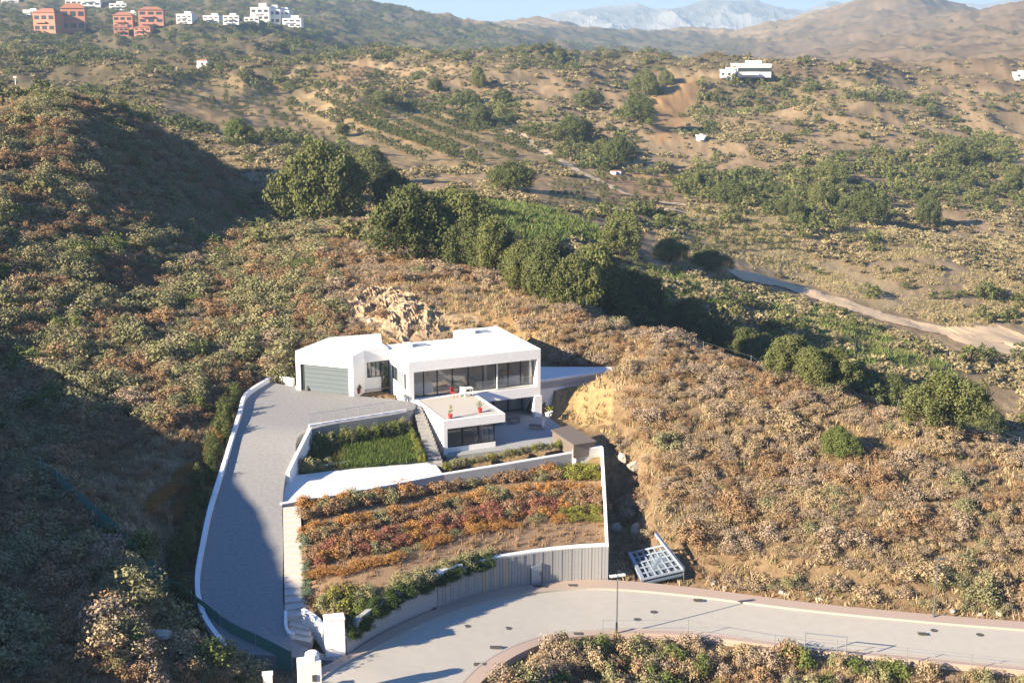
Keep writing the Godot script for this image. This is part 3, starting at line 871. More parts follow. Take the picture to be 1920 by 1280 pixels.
func build_villa():
	var o := villa_point(0, 0, 0)
	var v := thing("villa", "white modern flat roofed villa with a long glass front", "villa", o, TURN)
	var W: Material = M.white_render
	var L := 13.3
	# upper storey
	vb("floor_slab", 0, L, -0.95, 0.0, 0, 7.7, W, v)
	var roof_poly := [Vector2(0, 0), Vector2(L, 0), Vector2(L, -11.0), Vector2(8.6, -11.0), Vector2(8.6, -7.7), Vector2(0, -7.7)]
	var roof := obj("roof", prism_mesh(roof_poly, 2.68, 3.6), M.white_roof, v)
	obj("roof_rim", prism_mesh([Vector2(0, 0), Vector2(L, 0), Vector2(L, -0.18), Vector2(0, -0.18)], 3.6, 3.68), W, roof)
	obj("roof_rim", prism_mesh([Vector2(L - 0.18, -0.18), Vector2(L, -0.18), Vector2(L, -11.0), Vector2(L - 0.18, -11.0)], 3.6, 3.68), W, roof)
	for s in [[1.6, 5.6], [9.3, 8.6]]:
		var sk := Node3D.new(); sk.name = "roof_unit"; v.add_child(sk, true)
		obj("housing", box_mesh(s[0], s[0] + 0.75, 3.6, 4.05, -s[1] - 0.7, -s[1]), M.white_plastic, sk)
		obj("duct", box_mesh(s[0] + 0.75, s[0] + 2.3, 3.62, 3.8, -s[1] - 0.6, -s[1] - 0.15), M.galvanised, sk)
		obj("vent", box_mesh(s[0] - 0.9, s[0] - 0.3, 3.6, 3.75, -s[1] - 0.5, -s[1] - 0.1), M.white_plastic, sk)
	vb("front_post", 0, 0.5, 0, 2.68, 0, 0.35, W, v)
	vb("side_wall", L - 0.35, L, 0, 2.68, 0, 11.0, W, v)
	vb("back_wall", 8.6, L - 0.35, 0, 2.68, 10.7, 11.0, W, v)
	vb("back_wall", 8.6, 8.9, 0, 2.68, 7.7, 10.7, W, v)
	vb("back_wall", 0.3, 8.6, 0, 2.68, 7.4, 7.7, W, v)
	# entrance side wall with its two windows
	var st := st_new()
	for b in [[0.35, 0.7, 0.0, 2.68], [0.7, 1.4, 0.0, 0.85], [0.7, 1.4, 2.35, 2.68], [1.4, 3.2, 0.0, 2.68], [3.2, 4.9, 0.0, 1.05], [3.2, 4.9, 2.35, 2.68], [4.9, 7.4, 0.0, 2.68]]:
		bx(st, 0, 0.3, b[2], b[3], -b[1], -b[0])
	obj("entrance_wall", done(st), W, v)
	window_in(v, Transform3D(Basis(Vector3.UP, -PI / 2), Vector3(0.08, 0.85, -1.4)), 0.7, 1.5, 1)
	window_in(v, Transform3D(Basis(Vector3.UP, -PI / 2), Vector3(0.08, 1.05, -4.9)), 1.7, 1.3, 2)
	st = st_new()
	for k in 9: bx(st, -0.06, 0.0, 1.0 + k * 0.15, 1.1 + k * 0.15, -3.1, -1.5)
	obj("louvre", done(st), M.galvanised, v)
	# glass front set back in its white frame
	var edges := [0.5, 1.75, 3.1, 4.6, 6.2, 7.7, 9.05, 10.3, 11.6, 12.95]
	var q := 0.9
	for i in edges.size() - 1:
		var a: float = edges[i]; var b: float = edges[i + 1]
		var g := Node3D.new(); g.name = "glass_door"; v.add_child(g, true)
		st = st_new()
		var t := 0.045
		bx(st, a, a + t, 0, 2.68, -q - 0.06, -q + 0.06); bx(st, b - t, b, 0, 2.68, -q - 0.06, -q + 0.06)
		bx(st, a + t, b - t, 0, 0.07, -q - 0.06, -q + 0.06); bx(st, a + t, b - t, 2.58, 2.68, -q - 0.06, -q + 0.06)
		obj("frame", done(st), M.dark_frame, g)
		obj("pane", box_mesh(a + t, b - t, 0.07, 2.58, -q - 0.01, -q + 0.01), M.glass, g)
	vb("post", 9.0, 9.1, 0, 2.68, 0.55, 0.7, W, v)
	# glass balustrade on the outer edge
	var bal := Node3D.new(); bal.name = "balustrade"; v.add_child(bal)
	for i in 4:
		obj("pane", box_mesh(6.7 + i * 1.55, 8.2 + i * 1.55, 0.05, 1.0, -0.14, -0.12), M.glass, bal)
	obj("handrail", box_mesh(6.7, 12.9, 1.0, 1.03, -0.15, -0.11), M.steel, bal)
	# rooms behind the glass
	vb("room_floor", 0.31, L - 0.36, 0.003, 0.03, q + 0.08, 7.39, M.interior_floor, v)
	vb("room_back", 0.31, 8.59, 0.03, 2.67, 5.6, 5.7, M.interior_wall, v)
	vb("room_back", 8.59, L - 0.36, 0.03, 2.67, 6.5, 6.6, M.interior_wall, v)
	vb("room_divider", 8.5, 8.62, 0.03, 2.67, 2.2, 6.5, M.interior_wall, v)
	vb("curtain", 12.6, 12.92, 0.05, 2.6, 1.05, 1.25, M.white_plastic, v)
	# lower storey: porch under the long room
	vb("column", L - 0.65, L + 0.12, -3.0, -0.95, -0.1, 0.7, W, v)
	vb("side_wall", L - 0.35, L, -3.3, -0.95, 0.7, 7.7, W, v)
	vb("porch_back", 5.6, L - 0.35, -3.0, -0.95, 3.2, 3.4, M.interior_dark, v)
	for i in 4:
		var g := Node3D.new(); g.name = "porch_door"; v.add_child(g, true)
		var a := 6.4 + i * 1.55
		st = st_new()
		bx(st, a, a + 0.06, -3, -0.97, -2.66, -2.56); bx(st, a + 1.44, a + 1.5, -3, -0.97, -2.66, -2.56); bx(st, a + 0.06, a + 1.44, -1.05, -0.97, -2.66, -2.56)
		obj("frame", done(st), M.dark_frame, g)
		obj("pane", box_mesh(a + 0.06, a + 1.44, -3, -1.05, -2.62, -2.6), M.glass, g)
	# living-room block under the roof terrace
	var B := Node3D.new(); B.name = "living_block"; v.add_child(B)
	var x0 := 0.6; var x1 := 5.7
	var f := -7.4
	vb("side_wall", x0, x0 + 0.35, -3.2, -0.7, f, 0.0, W, B)
	vb("side_wall", x1 - 0.3, x1, -3.2, -0.7, f + 3.0, 0.0, W, B)
	vb("back_wall", x0 + 0.35, 5.6, -3.2, -0.7, -0.3, 0.0, M.interior_wall, B)
	vb("sill_wall", x0 + 0.35, x1 - 0.05, -3.2, -2.55, f + 0.35, f + 0.6, W, B)
	vb("floor", x0 + 0.35, x1 - 0.3, -3.0, -2.97, f + 0.6, -0.3, M.interior_floor, B)
	var rb := vb("roof_slab", x0, x1 + 0.75, -0.7, -0.02, f, 0.0, W, B)
	vb("terrace_tiles", x0 + 0.25, x1 + 0.5, -0.02, 0.01, f + 0.25, 0.0, M.roof_tile, B)
	vb("roof_edge", x0, x1 + 0.75, -0.02, 0.07, f, f + 0.25, W, B)
	vb("roof_edge", x0, x0 + 0.25, -0.02, 0.07, f + 0.25, 0.0, W, B)
	vb("roof_edge", x1 + 0.5, x1 + 0.75, -0.02, 0.07, f + 0.25, -0.9, W, B)
	for i in 3:
		window_in(B, Transform3D(Basis(), Vector3(x0 + 0.4 + i * 1.52, -2.55, -f - 0.45)), 1.5, 1.83, 1)
	window_in(B, Transform3D(Basis(Vector3.UP, PI / 2), Vector3(x1 - 0.12, -3.0, -f - 0.5)), 2.4, 2.3, 2, "glass_door")
	# garage wing and entrance
	var inv := v.global_transform.affine_inverse()
	var G := Node3D.new(); G.name = "garage_wing"; v.add_child(G)
	var lp := func(x: float, d: float) -> Vector2:
		var p := inv * Vector3(x, 0, -d)
		return Vector2(p.x, p.z)
	var gl: Vector2 = lp.call(V(556, 731, 0).x, -V(556, 731, 0).z)
	var gr: Vector2 = lp.call(V(663, 742, 0).x, -V(663, 742, 0).z)
	var bl := lp.call(-18.0, 125.2) as Vector2
	var br := lp.call(-13.1, 126.9) as Vector2
	var e1: Vector2 = lp.call(V(684, 730, 0).x, -V(684, 730, 0).z)
	var e2 := Vector2(0.0, -5.6)
	var h := 3.82
	var fdir := (gr - gl).normalized()
	var wdt := gr.distance_to(gl)
	var inn := Vector2(fdir.y, -fdir.x)
	if inn.dot(bl - gl) < 0: inn = -inn
	var d0 := gl + fdir * (wdt * 0.075); var d1 := gl + fdir * (wdt * 0.92)
	var th_ := 0.35
	obj("front_wall", prism_mesh([gl, d0, d0 + inn * th_, gl + inn * th_], -0.3, 2.6), W, G)
	obj("front_wall", prism_mesh([d1, gr, gr + inn * th_, d1 + inn * th_], -0.3, 2.6), W, G)
	obj("side_wall", prism_mesh([gl + inn * th_, bl, bl + fdir * 0.35, gl + inn * th_ + fdir * 0.35], -0.3, 2.6), W, G)
	obj("side_wall", prism_mesh([gr + inn * th_, e1, e1 - fdir * 0.3, gr + inn * th_ - fdir * 0.3], -0.3, 2.6), W, G)
	obj("back_wall", prism_mesh([bl, br, br + Vector2(0.1, 0.35), bl + Vector2(0.3, 0.35)], -0.3, 2.6), W, G)
	obj("roof", prism_mesh([gl, gr, e1, e2 + Vector2(-0.03, -0.1), Vector2(-0.03, -7.7), br, bl], 2.6, h), M.white_roof, G)
	obj("dark_inside", prism_mesh([d0 + inn * 0.5, d1 + inn * 0.5, d1 + inn * 0.6, d0 + inn * 0.6], -0.2, 2.6), M.interior_dark, G)
	var door := Node3D.new(); door.name = "garage_door"; G.add_child(door)
	var dw0 := d0 + fdir * 0.32 + inn * 0.22; var dw1 := d1 + inn * 0.22
	for i in 6:
		var yy := i * 0.433
		obj("door_panel", prism_mesh([dw0, dw1, dw1 + inn * 0.06, dw0 + inn * 0.06], yy + 0.012, yy + 0.42), M.garage_door, door)
	obj("door_jamb", prism_mesh([d0 + inn * 0.2, d0 + fdir * 0.3 + inn * 0.2, d0 + fdir * 0.3 + inn * 0.3, d0 + inn * 0.3], 0, 2.6), M.dark_frame, door)
	# entrance wall between garage and villa, with a corner window and a glazed door
	var ed := (e2 - e1).normalized()
	var ew := e1.distance_to(e2)
	var ei := Vector2(ed.y, -ed.x)
	if ei.dot(br - e1) < 0: ei = -ei
	var ewall := func(a: float, b: float, ya: float, yb: float): obj("entrance_wall", prism_mesh([e1 + ed * a, e1 + ed * b, e1 + ed * b + ei * 0.25, e1 + ed * a + ei * 0.25], ya, yb), W, G)
	ewall.call(0.0, 0.25, -0.3, 2.6)
	ewall.call(0.25, ew - 0.9, -0.3, 1.1)
	var ang := atan2(-ed.y, ed.x)
	window_in(G, Transform3D(Basis(Vector3.UP, ang), Vector3(e1.x + ed.x * 0.25 + ei.x * 0.1, 1.1, e1.y + ed.y * 0.25 + ei.y * 0.1)), ew - 1.15, 1.5, 3)
	window_in(G, Transform3D(Basis(Vector3.UP, ang), Vector3(e1.x + ed.x * (ew - 0.9) + ei.x * 0.1, 0.0, e1.y + ed.y * (ew - 0.9) + ei.y * 0.1)), 0.88, 2.6, 1, "entrance_door")
	obj("hall_wall", prism_mesh([e1 + ei * 2.0, e2 + ei * 2.0, e2 + ei * 2.1, e1 + ei * 2.1], -0.1, 2.6), M.interior_dark, G)
	obj("hall_floor", prism_mesh([e1, e2, e2 + ei * 2.0, e1 + ei * 2.0], -0.2, 0.0), M.interior_floor, G)
	villa_things(v)
func pot_plant(at: Vector3, mat: Material, leaves: Material, label: String, tall := 0.6, r := 0.2):
	var t := thing("potted_plant", label, "potted plant", at)
	var st := st_new()
	lathe(st, [[0.0, 0.0], [r * 0.72, 0.0], [r, r * 1.7], [r * 1.08, r * 1.7], [r * 1.08, r * 1.95], [r * 0.9, r * 1.95], [r * 0.86, r * 1.7], [0.0, r * 1.7]])
	obj("pot", done(st), mat, t)
	obj("foliage", bush_mesh(rng.randi(), r * 1.7, tall, 5, 90, 0.10, 0.75), leaves, t).position = Vector3(0, r * 1.7, 0)
func chair(at: Vector3, turn: float, mat: Material, label: String):
	var t := thing("terrace_chair", label, "chair", at, turn)
	obj("seat", box_mesh(-0.24, 0.24, 0.42, 0.46, -0.24, 0.24), mat, t)
	obj("backrest", box_mesh(-0.24, 0.24, 0.5, 0.9, -0.26, -0.22), mat, t)
	for x in [-0.21, 0.21]:
		for z in [-0.21, 0.21]: obj("leg", box_mesh(x - 0.02, x + 0.02, 0, 0.42, z - 0.02, z + 0.02), mat, t)
func villa_things(v: Node3D):
	var p := func(s: float, y: float, q: float) -> Vector3: return villa_point(s, y, q)
	# roof terrace
	pot_plant(p.call(1.5, 0.012, -6.7), M.red_plastic, M.leaf_yellow, "red pot with a yellowish upright plant on the roof terrace", 1.0)
	pot_plant(p.call(4.6, 0.012, -6.0), M.red_plastic, M.leaf_green, "red pot with a green spiky plant on the roof terrace", 0.8)
	chair(p.call(4.3, 0.012, -0.3), TURN + 0.4, M.red_plastic, "red chair with slim legs before the villa's glass front")
	chair(p.call(5.0, 0.012, -0.6), TURN - 0.5, M.white_plastic, "white chair with slim legs before the villa's glass front")
	var tb := thing("terrace_table", "small white table beside the chairs before the glass front", "table", p.call(5.7, 0.012, -0.35), TURN)
	obj("table_top", box_mesh(-0.4, 0.4, 0.7, 0.74, -0.35, 0.35), M.white_plastic, tb)
	for x in [-0.34, 0.34]:
		for z in [-0.29, 0.29]: obj("leg", box_mesh(x - 0.02, x + 0.02, 0, 0.7, z - 0.02, z + 0.02), M.white_plastic, tb)
	# inside
	var k := thing("kitchen_island", "pale kitchen island seen through the villa's glass front", "island", p.call(1.9, 0.03, 2.2), TURN)
	obj("body", box_mesh(-0.9, 1.1, 0, 0.88, -0.4, 0.4), M.cabinet, k)
	obj("worktop", box_mesh(-0.95, 1.15, 0.88, 0.93, -0.45, 0.45), M.white_plastic, k)
	var s := thing("sofa", "low white sofa seen through the villa's glass front", "sofa", p.call(11.2, 0.03, 2.1), TURN + PI)
	obj("seat", box_mesh(-0.95, 0.95, 0.06, 0.42, -0.45, 0.3), M.white_plastic, s)
	obj("backrest", box_mesh(-0.95, 0.95, 0.42, 0.8, -0.45, -0.22), M.white_plastic, s)
	for x in [-1.1, 0.95]: obj("armrest", box_mesh(x, x + 0.15, 0.06, 0.6, -0.45, 0.3), M.white_plastic, s)
	# forecourt
	pot_plant(V(672, 737, 0), M.red_plastic, M.leaf_dark, "red pot with a small dark plant beside the garage corner", 0.35, 0.24)
	var pd := thing("planter", "small grey planter at the corner of the villa", "planter", V(760, 752, 0.0))
	var st := st_new()
	lathe(st, [[0.0, 0.0], [0.18, 0.0], [0.24, 0.5], [0.2, 0.5], [0.18, 0.42], [0.0, 0.42]])
	obj("bowl", done(st), M.galvanised, pd)
	obj("foliage", bush_mesh(77, 0.22, 0.25, 4, 50, 0.08, 0.7), M.leaf_dark, pd).position.y = 0.42
	var cl := thing("entrance_shrub", "tall slim green shrub beside the entrance door", "shrub", V(722, 727, 0.0))
	obj("foliage", bush_mesh(78, 0.42, 2.4, 9, 420, 0.11, 0.55), M.leaf_green, cl)
	st = st_new()
	tube(st, [Vector3.ZERO, Vector3(0, 1.6, 0)], [0.05, 0.03], 6)
	obj("stem", done(st), M.bark, cl)
	# bags beside the garage
	for b in [[560, 728, 0.28, "white sack leaning at the corner of the garage", "white_plastic"], [566, 730, 0.24, "dark sack beside the garage door", "iron"], [577, 732, 0.2, "small dark bag before the garage door", "iron"]]:
		st = st_new()
		var r: float = b[2]
		lathe(st, [[0.0, 0.0], [r, 0.02], [r * 1.1, r * 0.8], [r * 0.7, r * 1.5], [r * 0.25, r * 1.7], [r * 0.4, r * 2.0], [0.0, r * 1.95]], Vector3.ZERO, 9)
		tag(obj("sack", done(st), M[b[4]]), b[3], "sack").position = V(b[0], b[1], 0)
	# lower terrace
	pot_plant(p.call(13.75, -3.0, -0.75), M.white_plastic, M.leaf_yellow, "white pot with a pale leafy plant beside the villa's column", 0.8, 0.26)
	pot_plant(p.call(14.3, -3.0, -0.2), M.white_plastic, M.leaf_green, "white pot with a green plant on the bank beside the column", 0.6, 0.22)
	var lo := thing("sun_lounger", "dark folded sun lounger on the lower terrace", "lounger", p.call(11.4, -3.0, -3.8), TURN + 0.8)
	obj("seat", box_mesh(-0.32, 0.32, 0.3, 0.36, -0.9, 0.4), M.iron, lo)
	obj("backrest", box_mesh(-0.32, 0.32, 0.36, 0.85, 0.4, 0.46), M.white_plastic, lo)
	for x in [-0.28, 0.28]:
		for z in [-0.8, 0.3]: obj("leg", box_mesh(x - 0.02, x + 0.02, 0, 0.3, z - 0.02, z + 0.02), M.steel, lo)
	for i in 2:
		var tb2 := thing("garden_table", ["low dark table on the shaded lower terrace", "wooden bench on the shaded lower terrace"][i], ["table", "bench"][i], p.call(8.3 + i * 1.7, -3.0, -0.9 - i * 0.2), TURN)
		obj("top" if i == 0 else "seat", box_mesh(-0.6, 0.6, 0.42, 0.48, -0.3, 0.3), M.shed_roof, tb2)
		for x in [-0.5, 0.5]:
			for z in [-0.22, 0.22]: obj("leg", box_mesh(x - 0.03, x + 0.03, 0, 0.42, z - 0.03, z + 0.03), M.iron, tb2)

# ------------------------------------------------------------------ plants
func leaf_cloud(vs: PackedVector3Array, cs: PackedColorArray, r: RandomNumberGenerator, c: Vector3, rad: Vector3, n: int, leaf: float, tone: float, up_bias := 0.15):
	# small leaf faces through the outer part of an uneven ball
	for i in n:
		var dir := Vector3(r.randfn(), r.randfn() + up_bias, r.randfn()).normalized()
		var reach := pow(r.randf(), 0.45)
		var p := c + dir * rad * reach
		var nrm := (dir + Vector3(r.randfn(), r.randfn(), r.randfn()) * 0.42).normalized()
		var u := nrm.cross(Vector3(r.randfn(), r.randfn(), r.randfn())).normalized()
		var w := nrm.cross(u)
		var s := leaf * r.randf_range(0.6, 1.35)
		vs.append(p - u * s * 0.5 - w * s * 0.3); vs.append(p + u * s * 0.5 - w * s * 0.3); vs.append(p + w * s * 0.75)
		var t := tone * r.randf_range(0.82, 1.18)
		var k := Color(t * r.randf_range(0.93, 1.07), t, t * r.randf_range(0.85, 1.1))
		cs.append(k); cs.append(k); cs.append(k)
func cloud_mesh(vs: PackedVector3Array, cs: PackedColorArray) -> ArrayMesh:
	var arr := []
	arr.resize(Mesh.ARRAY_MAX)
	arr[Mesh.ARRAY_VERTEX] = vs; arr[Mesh.ARRAY_COLOR] = cs
	var m := ArrayMesh.new()
	m.add_surface_from_arrays(Mesh.PRIMITIVE_TRIANGLES, arr)
	return m
func bush_mesh(seed_: int, radius: float, height: float, lobes: int, leaves: int, leaf: float, lobe_size := 0.5) -> ArrayMesh:
	var r := RandomNumberGenerator.new(); r.seed = seed_
	var vs := PackedVector3Array(); var cs := PackedColorArray()
	for i in lobes:
		var a := r.randf() * TAU
		var q := sqrt(r.randf()) * radius * (1.0 - lobe_size * 0.6)
		var y := height * r.randf_range(0.15, 0.95 - 0.45 * q / radius) if height < radius * 3.0 else height * (i + 0.5) / lobes
		var s := lobe_size * r.randf_range(0.7, 1.2)
		var rr := Vector3(radius * s, minf(height * 0.45, radius * s * r.randf_range(0.7, 1.1)), radius * s)
		leaf_cloud(vs, cs, r, Vector3(cos(a) * q, maxf(y, rr.y * 0.5), sin(a) * q), rr, leaves / lobes, leaf, r.randf_range(0.8, 1.2))
	return cloud_mesh(vs, cs)
func twig_mesh(seed_: int, radius: float, height: float, stems: int) -> ArrayMesh:      # dry stalks fanning out of the ground, with small leaves
	var r := RandomNumberGenerator.new(); r.seed = seed_
	var vs := PackedVector3Array(); var cs := PackedColorArray()
	for i in stems:
		var a := r.randf() * TAU
		var lean := pow(r.randf(), 0.6)
		var tip := Vector3(cos(a) * radius * lean, height * r.randf_range(0.55, 1.0) * (1.1 - 0.45 * lean), sin(a) * radius * lean)
		var foot := Vector3(tip.x, 0, tip.z) * 0.25
		var side := Vector3(-sin(a), 0, cos(a)).rotated(Vector3.UP, r.randf() * TAU) * 0.018
		var t := r.randf_range(0.7, 1.3)
		var k := Color(t, t, t)
		for e in [foot - side, foot + side, tip]: vs.append(e); cs.append(k)
		leaf_cloud(vs, cs, r, foot.lerp(tip, 0.8), Vector3.ONE * 0.16, 9, 0.062, t)
	return cloud_mesh(vs, cs)
func grass_mesh(seed_: int, n := 16) -> ArrayMesh:
	var r := RandomNumberGenerator.new(); r.seed = seed_
	var vs := PackedVector3Array(); var cs := PackedColorArray()
	for i in n:
		var a := r.randf() * TAU
		var q := r.randf() * 0.35
		var foot := Vector3(cos(a) * q, -0.05, sin(a) * q)
		var side := Vector3(-sin(a), 0, cos(a)).rotated(Vector3.UP, r.randf() * 3.0) * 0.035
		var tip := foot + Vector3(r.randfn() * 0.14, r.randf_range(0.2, 0.5), r.randfn() * 0.14)
		var t := r.randf_range(0.7, 1.3)
		var k := Color(t, t, t)
		for e in [foot - side, foot + side, tip]: vs.append(e); cs.append(k)
	return cloud_mesh(vs, cs)
func tree_meshes(seed_: int, lobes: int, per: int, leaf: float, flat := 0.7) -> Array:      # a unit tree: crown one metre across its half, standing on y = 0
	var r := RandomNumberGenerator.new(); r.seed = seed_
	var vs := PackedVector3Array(); var cs := PackedColorArray()
	var st := st_new()
	var wob := r.randf() * TAU
	tube(st, [Vector3(0, -0.15, 0), Vector3(0.02, 0.2, 0.01), Vector3(0.03, 0.45, -0.02), Vector3(0.0, 0.75, 0.0)], [0.1, 0.075, 0.06, 0.03], 7)
	for i in lobes:
		var a := i * 2.39996 + r.randf() * 0.6
		var e := sqrt((i + 0.5) / lobes)
		if r.randf() < 0.1: continue
		var out := e * 0.80 * (0.82 + 0.3 * sin(a * 2.0 + wob) + 0.16 * sin(a * 3.0 + wob * 2.0))
		var y := 0.22 + flat * (0.9 * sqrt(maxf(0.0, 1.0 - e * e)) + 0.08) * r.randf_range(0.72, 1.08) + 0.08
		var c := Vector3(cos(a) * out, y, sin(a) * out)
		var s := r.randf_range(0.14, 0.27) if lobes > 20 else r.randf_range(0.18, 0.32)
		leaf_cloud(vs, cs, r, c, Vector3(s, s * 0.8, s), per, leaf, r.randf_range(0.78, 1.2), 0.3)
		if i % 2 == 0: leaf_cloud(vs, cs, r, Vector3(c.x * 0.95, y * 0.5, c.z * 0.95), Vector3(s, s, s), per * 2 / 3, leaf, 0.95)
		if i % 4 == 0: tube(st, [Vector3(0.02, 0.35, 0), Vector3(c.x * 0.5, y * 0.75, c.z * 0.5), c], [0.04, 0.025, 0.01], 5)
	return [cloud_mesh(vs, cs), done(st)]
var dome := []
var twig := []
var low_bush := []
var oak := []
var small_tree := []
var tuft := []
func make_plant_shapes():
	for i in 5: dome.append(bush_mesh(100 + i, 1.0, 1.15, 13 + i % 3, 1300, 0.095, 0.42))
	for i in 4: twig.append(twig_mesh(200 + i, 1.0, 1.05, 110))
	for i in 4: low_bush.append(bush_mesh(300 + i, 1.0, 1.0, 6, 130, 0.30, 0.55))
	for i in 6: oak.append(tree_meshes(400 + i, 80, 210, 0.04, 0.72))
	for i in 6: small_tree.append(tree_meshes(500 + i, 13, 26, 0.13, 0.85))
	for i in 4: tuft.append(grass_mesh(600 + i))
	leafy("leaf_russet", lin(0.31, 0.205, 0.12))
	leafy("leaf_orange", lin(0.38, 0.20, 0.07))
	leafy("leaf_red", lin(0.26, 0.115, 0.08))
	leafy("leaf_straw", lin(0.39, 0.30, 0.185))
	leafy("leaf_grey", lin(0.34, 0.265, 0.195))
	leafy("leaf_sage", lin(0.24, 0.23, 0.125))
	leafy("leaf_green", lin(0.125, 0.155, 0.048))
	leafy("leaf_yellow", lin(0.22, 0.22, 0.05))
	leafy("leaf_dark", lin(0.10, 0.118, 0.045))
	leafy("leaf_oak", lin(0.135, 0.15, 0.056))
	leafy("leaf_blue", lin(0.14, 0.20, 0.14))
	leafy("leaf_any", Color.WHITE)
	leafy("leaf_wild", lin(0.20, 0.195, 0.085))
	leafy("leaf_scrub", lin(0.30, 0.255, 0.145))
# one list for each kind; the largest in view become objects of their own, the rest one mass
var lots := {}
var lush := []
var clear := []
var wooded := [Vector2(-60, -40), Vector2(640, -40), Vector2(880, 45), Vector2(1260, 62), Vector2(1260, 118), Vector2(1000, 116), Vector2(640, 112), Vector2(420, 128), Vector2(250, 120), Vector2(120, 132), Vector2(-60, 140)]
func plant(kind: String, p: Vector3, size: Vector3, turn: float, shape: int, tint := 1.0):
	if not lots.has(kind): lots[kind] = []
	var q := pix(p)
	var inside := q.x > -20 and q.x < 1940 and q.y > -10 and q.y < 1300
	lots[kind].append([p, size, turn, shape, (size.x / -p.z) if inside else 0.0, tint])
func place_words(p: Vector3) -> String:
	var q := pix(p)
	var d := -p.z
	if d < 135.0 and q.y > 1165.0 and q.x > 850.0: return "in the thicket below the road"
	if d < 240.0 and q.x < 330.0 and q.y < 480.0: return "on the shaded hill under the plateau street"
	if d < 190.0 and q.x < 420.0 and q.y > 860.0: return "along the green net fence"
	if d < 190.0 and q.x < 620.0: return "on the hillside above the drive"
	if d < 175.0 and q.x > 1140.0 and q.y > 960.0: return "on the slope above the road verge"
	if d < 160.0 and q.x > 1100.0: return "on the dry slope beside the villa"
	if d < 175.0: return "on the crest behind the villa"
	if d < 280.0: return "in the green valley behind the crest"
	if d < 620.0: return "on the orchard hill" if q.x < 1080.0 else "on the slopes across the valley"
	return "on the hills beyond the orchards"
func settle(kind: String, shapes: Array, mat, label: String, category: String, group: String, mass_name: String, mass_label: String, most := 300):
	if not lots.has(kind): return
	var all: Array = lots[kind]
	all.sort_custom(func(a, b): return a[4] > b[4])
	var n := mini(most, all.size())
	while n > 0 and all[n - 1][4] <= 0.0: n -= 1
	for i in n:
		var a: Array = all[i]
		var s = shapes[a[3] % shapes.size()]
		var leaf: Material = mat[a[3] % mat.size()] if mat is Array else mat
		var o: Node3D
		if s is Array:
			o = Node3D.new()
			o.name = numbered(kind)
			add_child(o)
			obj("crown", s[0], leaf, o)
			obj("trunk", s[1], M.bark, o)
		else:
			o = obj(kind, s, leaf)
		o.transform = Transform3D(Basis(Vector3.UP, a[2]).scaled_local(a[1]), a[0])
		var where := place_words(a[0])
		tag(o, label + " " + where, category, group + " " + where)
	if n >= all.size(): return
	var parts := {}
	for i in range(n, all.size()):
		var k: int = all[i][3] % shapes.size()
		if not parts.has(k): parts[k] = []
		parts[k].append(all[i])
	var root := Node3D.new()
	root.name = numbered(mass_name)
	add_child(root)
	tag(root, mass_label, category, "", "stuff")
	for k in parts:
		var mm := MultiMesh.new()
		mm.transform_format = MultiMesh.TRANSFORM_3D
		mm.use_colors = true
		mm.mesh = shapes[k][0] if shapes[k] is Array else shapes[k]
		mm.instance_count = parts[k].size()
		for i in parts[k].size():
			var a: Array = parts[k][i]
			mm.set_instance_transform(i, Transform3D(Basis(Vector3.UP, a[2]).scaled_local(a[1]), a[0]))
			mm.set_instance_color(i, Color(a[5], a[5], a[5]))
		var o := MultiMeshInstance3D.new()
		o.name = "foliage"
		o.multimesh = mm
		o.material_override = mat[k % mat.size()] if mat is Array else mat
		root.add_child(o, true)
func scatter_near():
	# scrub on the slopes round the villa, about one bush for each square metre and a half
	var x := -80.0
	while x < 66.0:
		var d := 48.0
		while d < (245.0 if x < -24.0 else 178.0):
			var px := x + rng.randf_range(-0.7, 0.7); var pd := d + rng.randf_range(-0.7, 0.7)
			d += 0.98
			var y := ground(px, pd)
			var p := Vector3(px, y, -pd)
			var q := pix(p)
			if q.x < -260 or q.x > 2060 or q.y > 1420 or q.y < 150: continue
			var s := site_near(px, -pd)
			if s.x < 1.2: continue
			scrub_at(p, q, s.x)
		x += 0.98
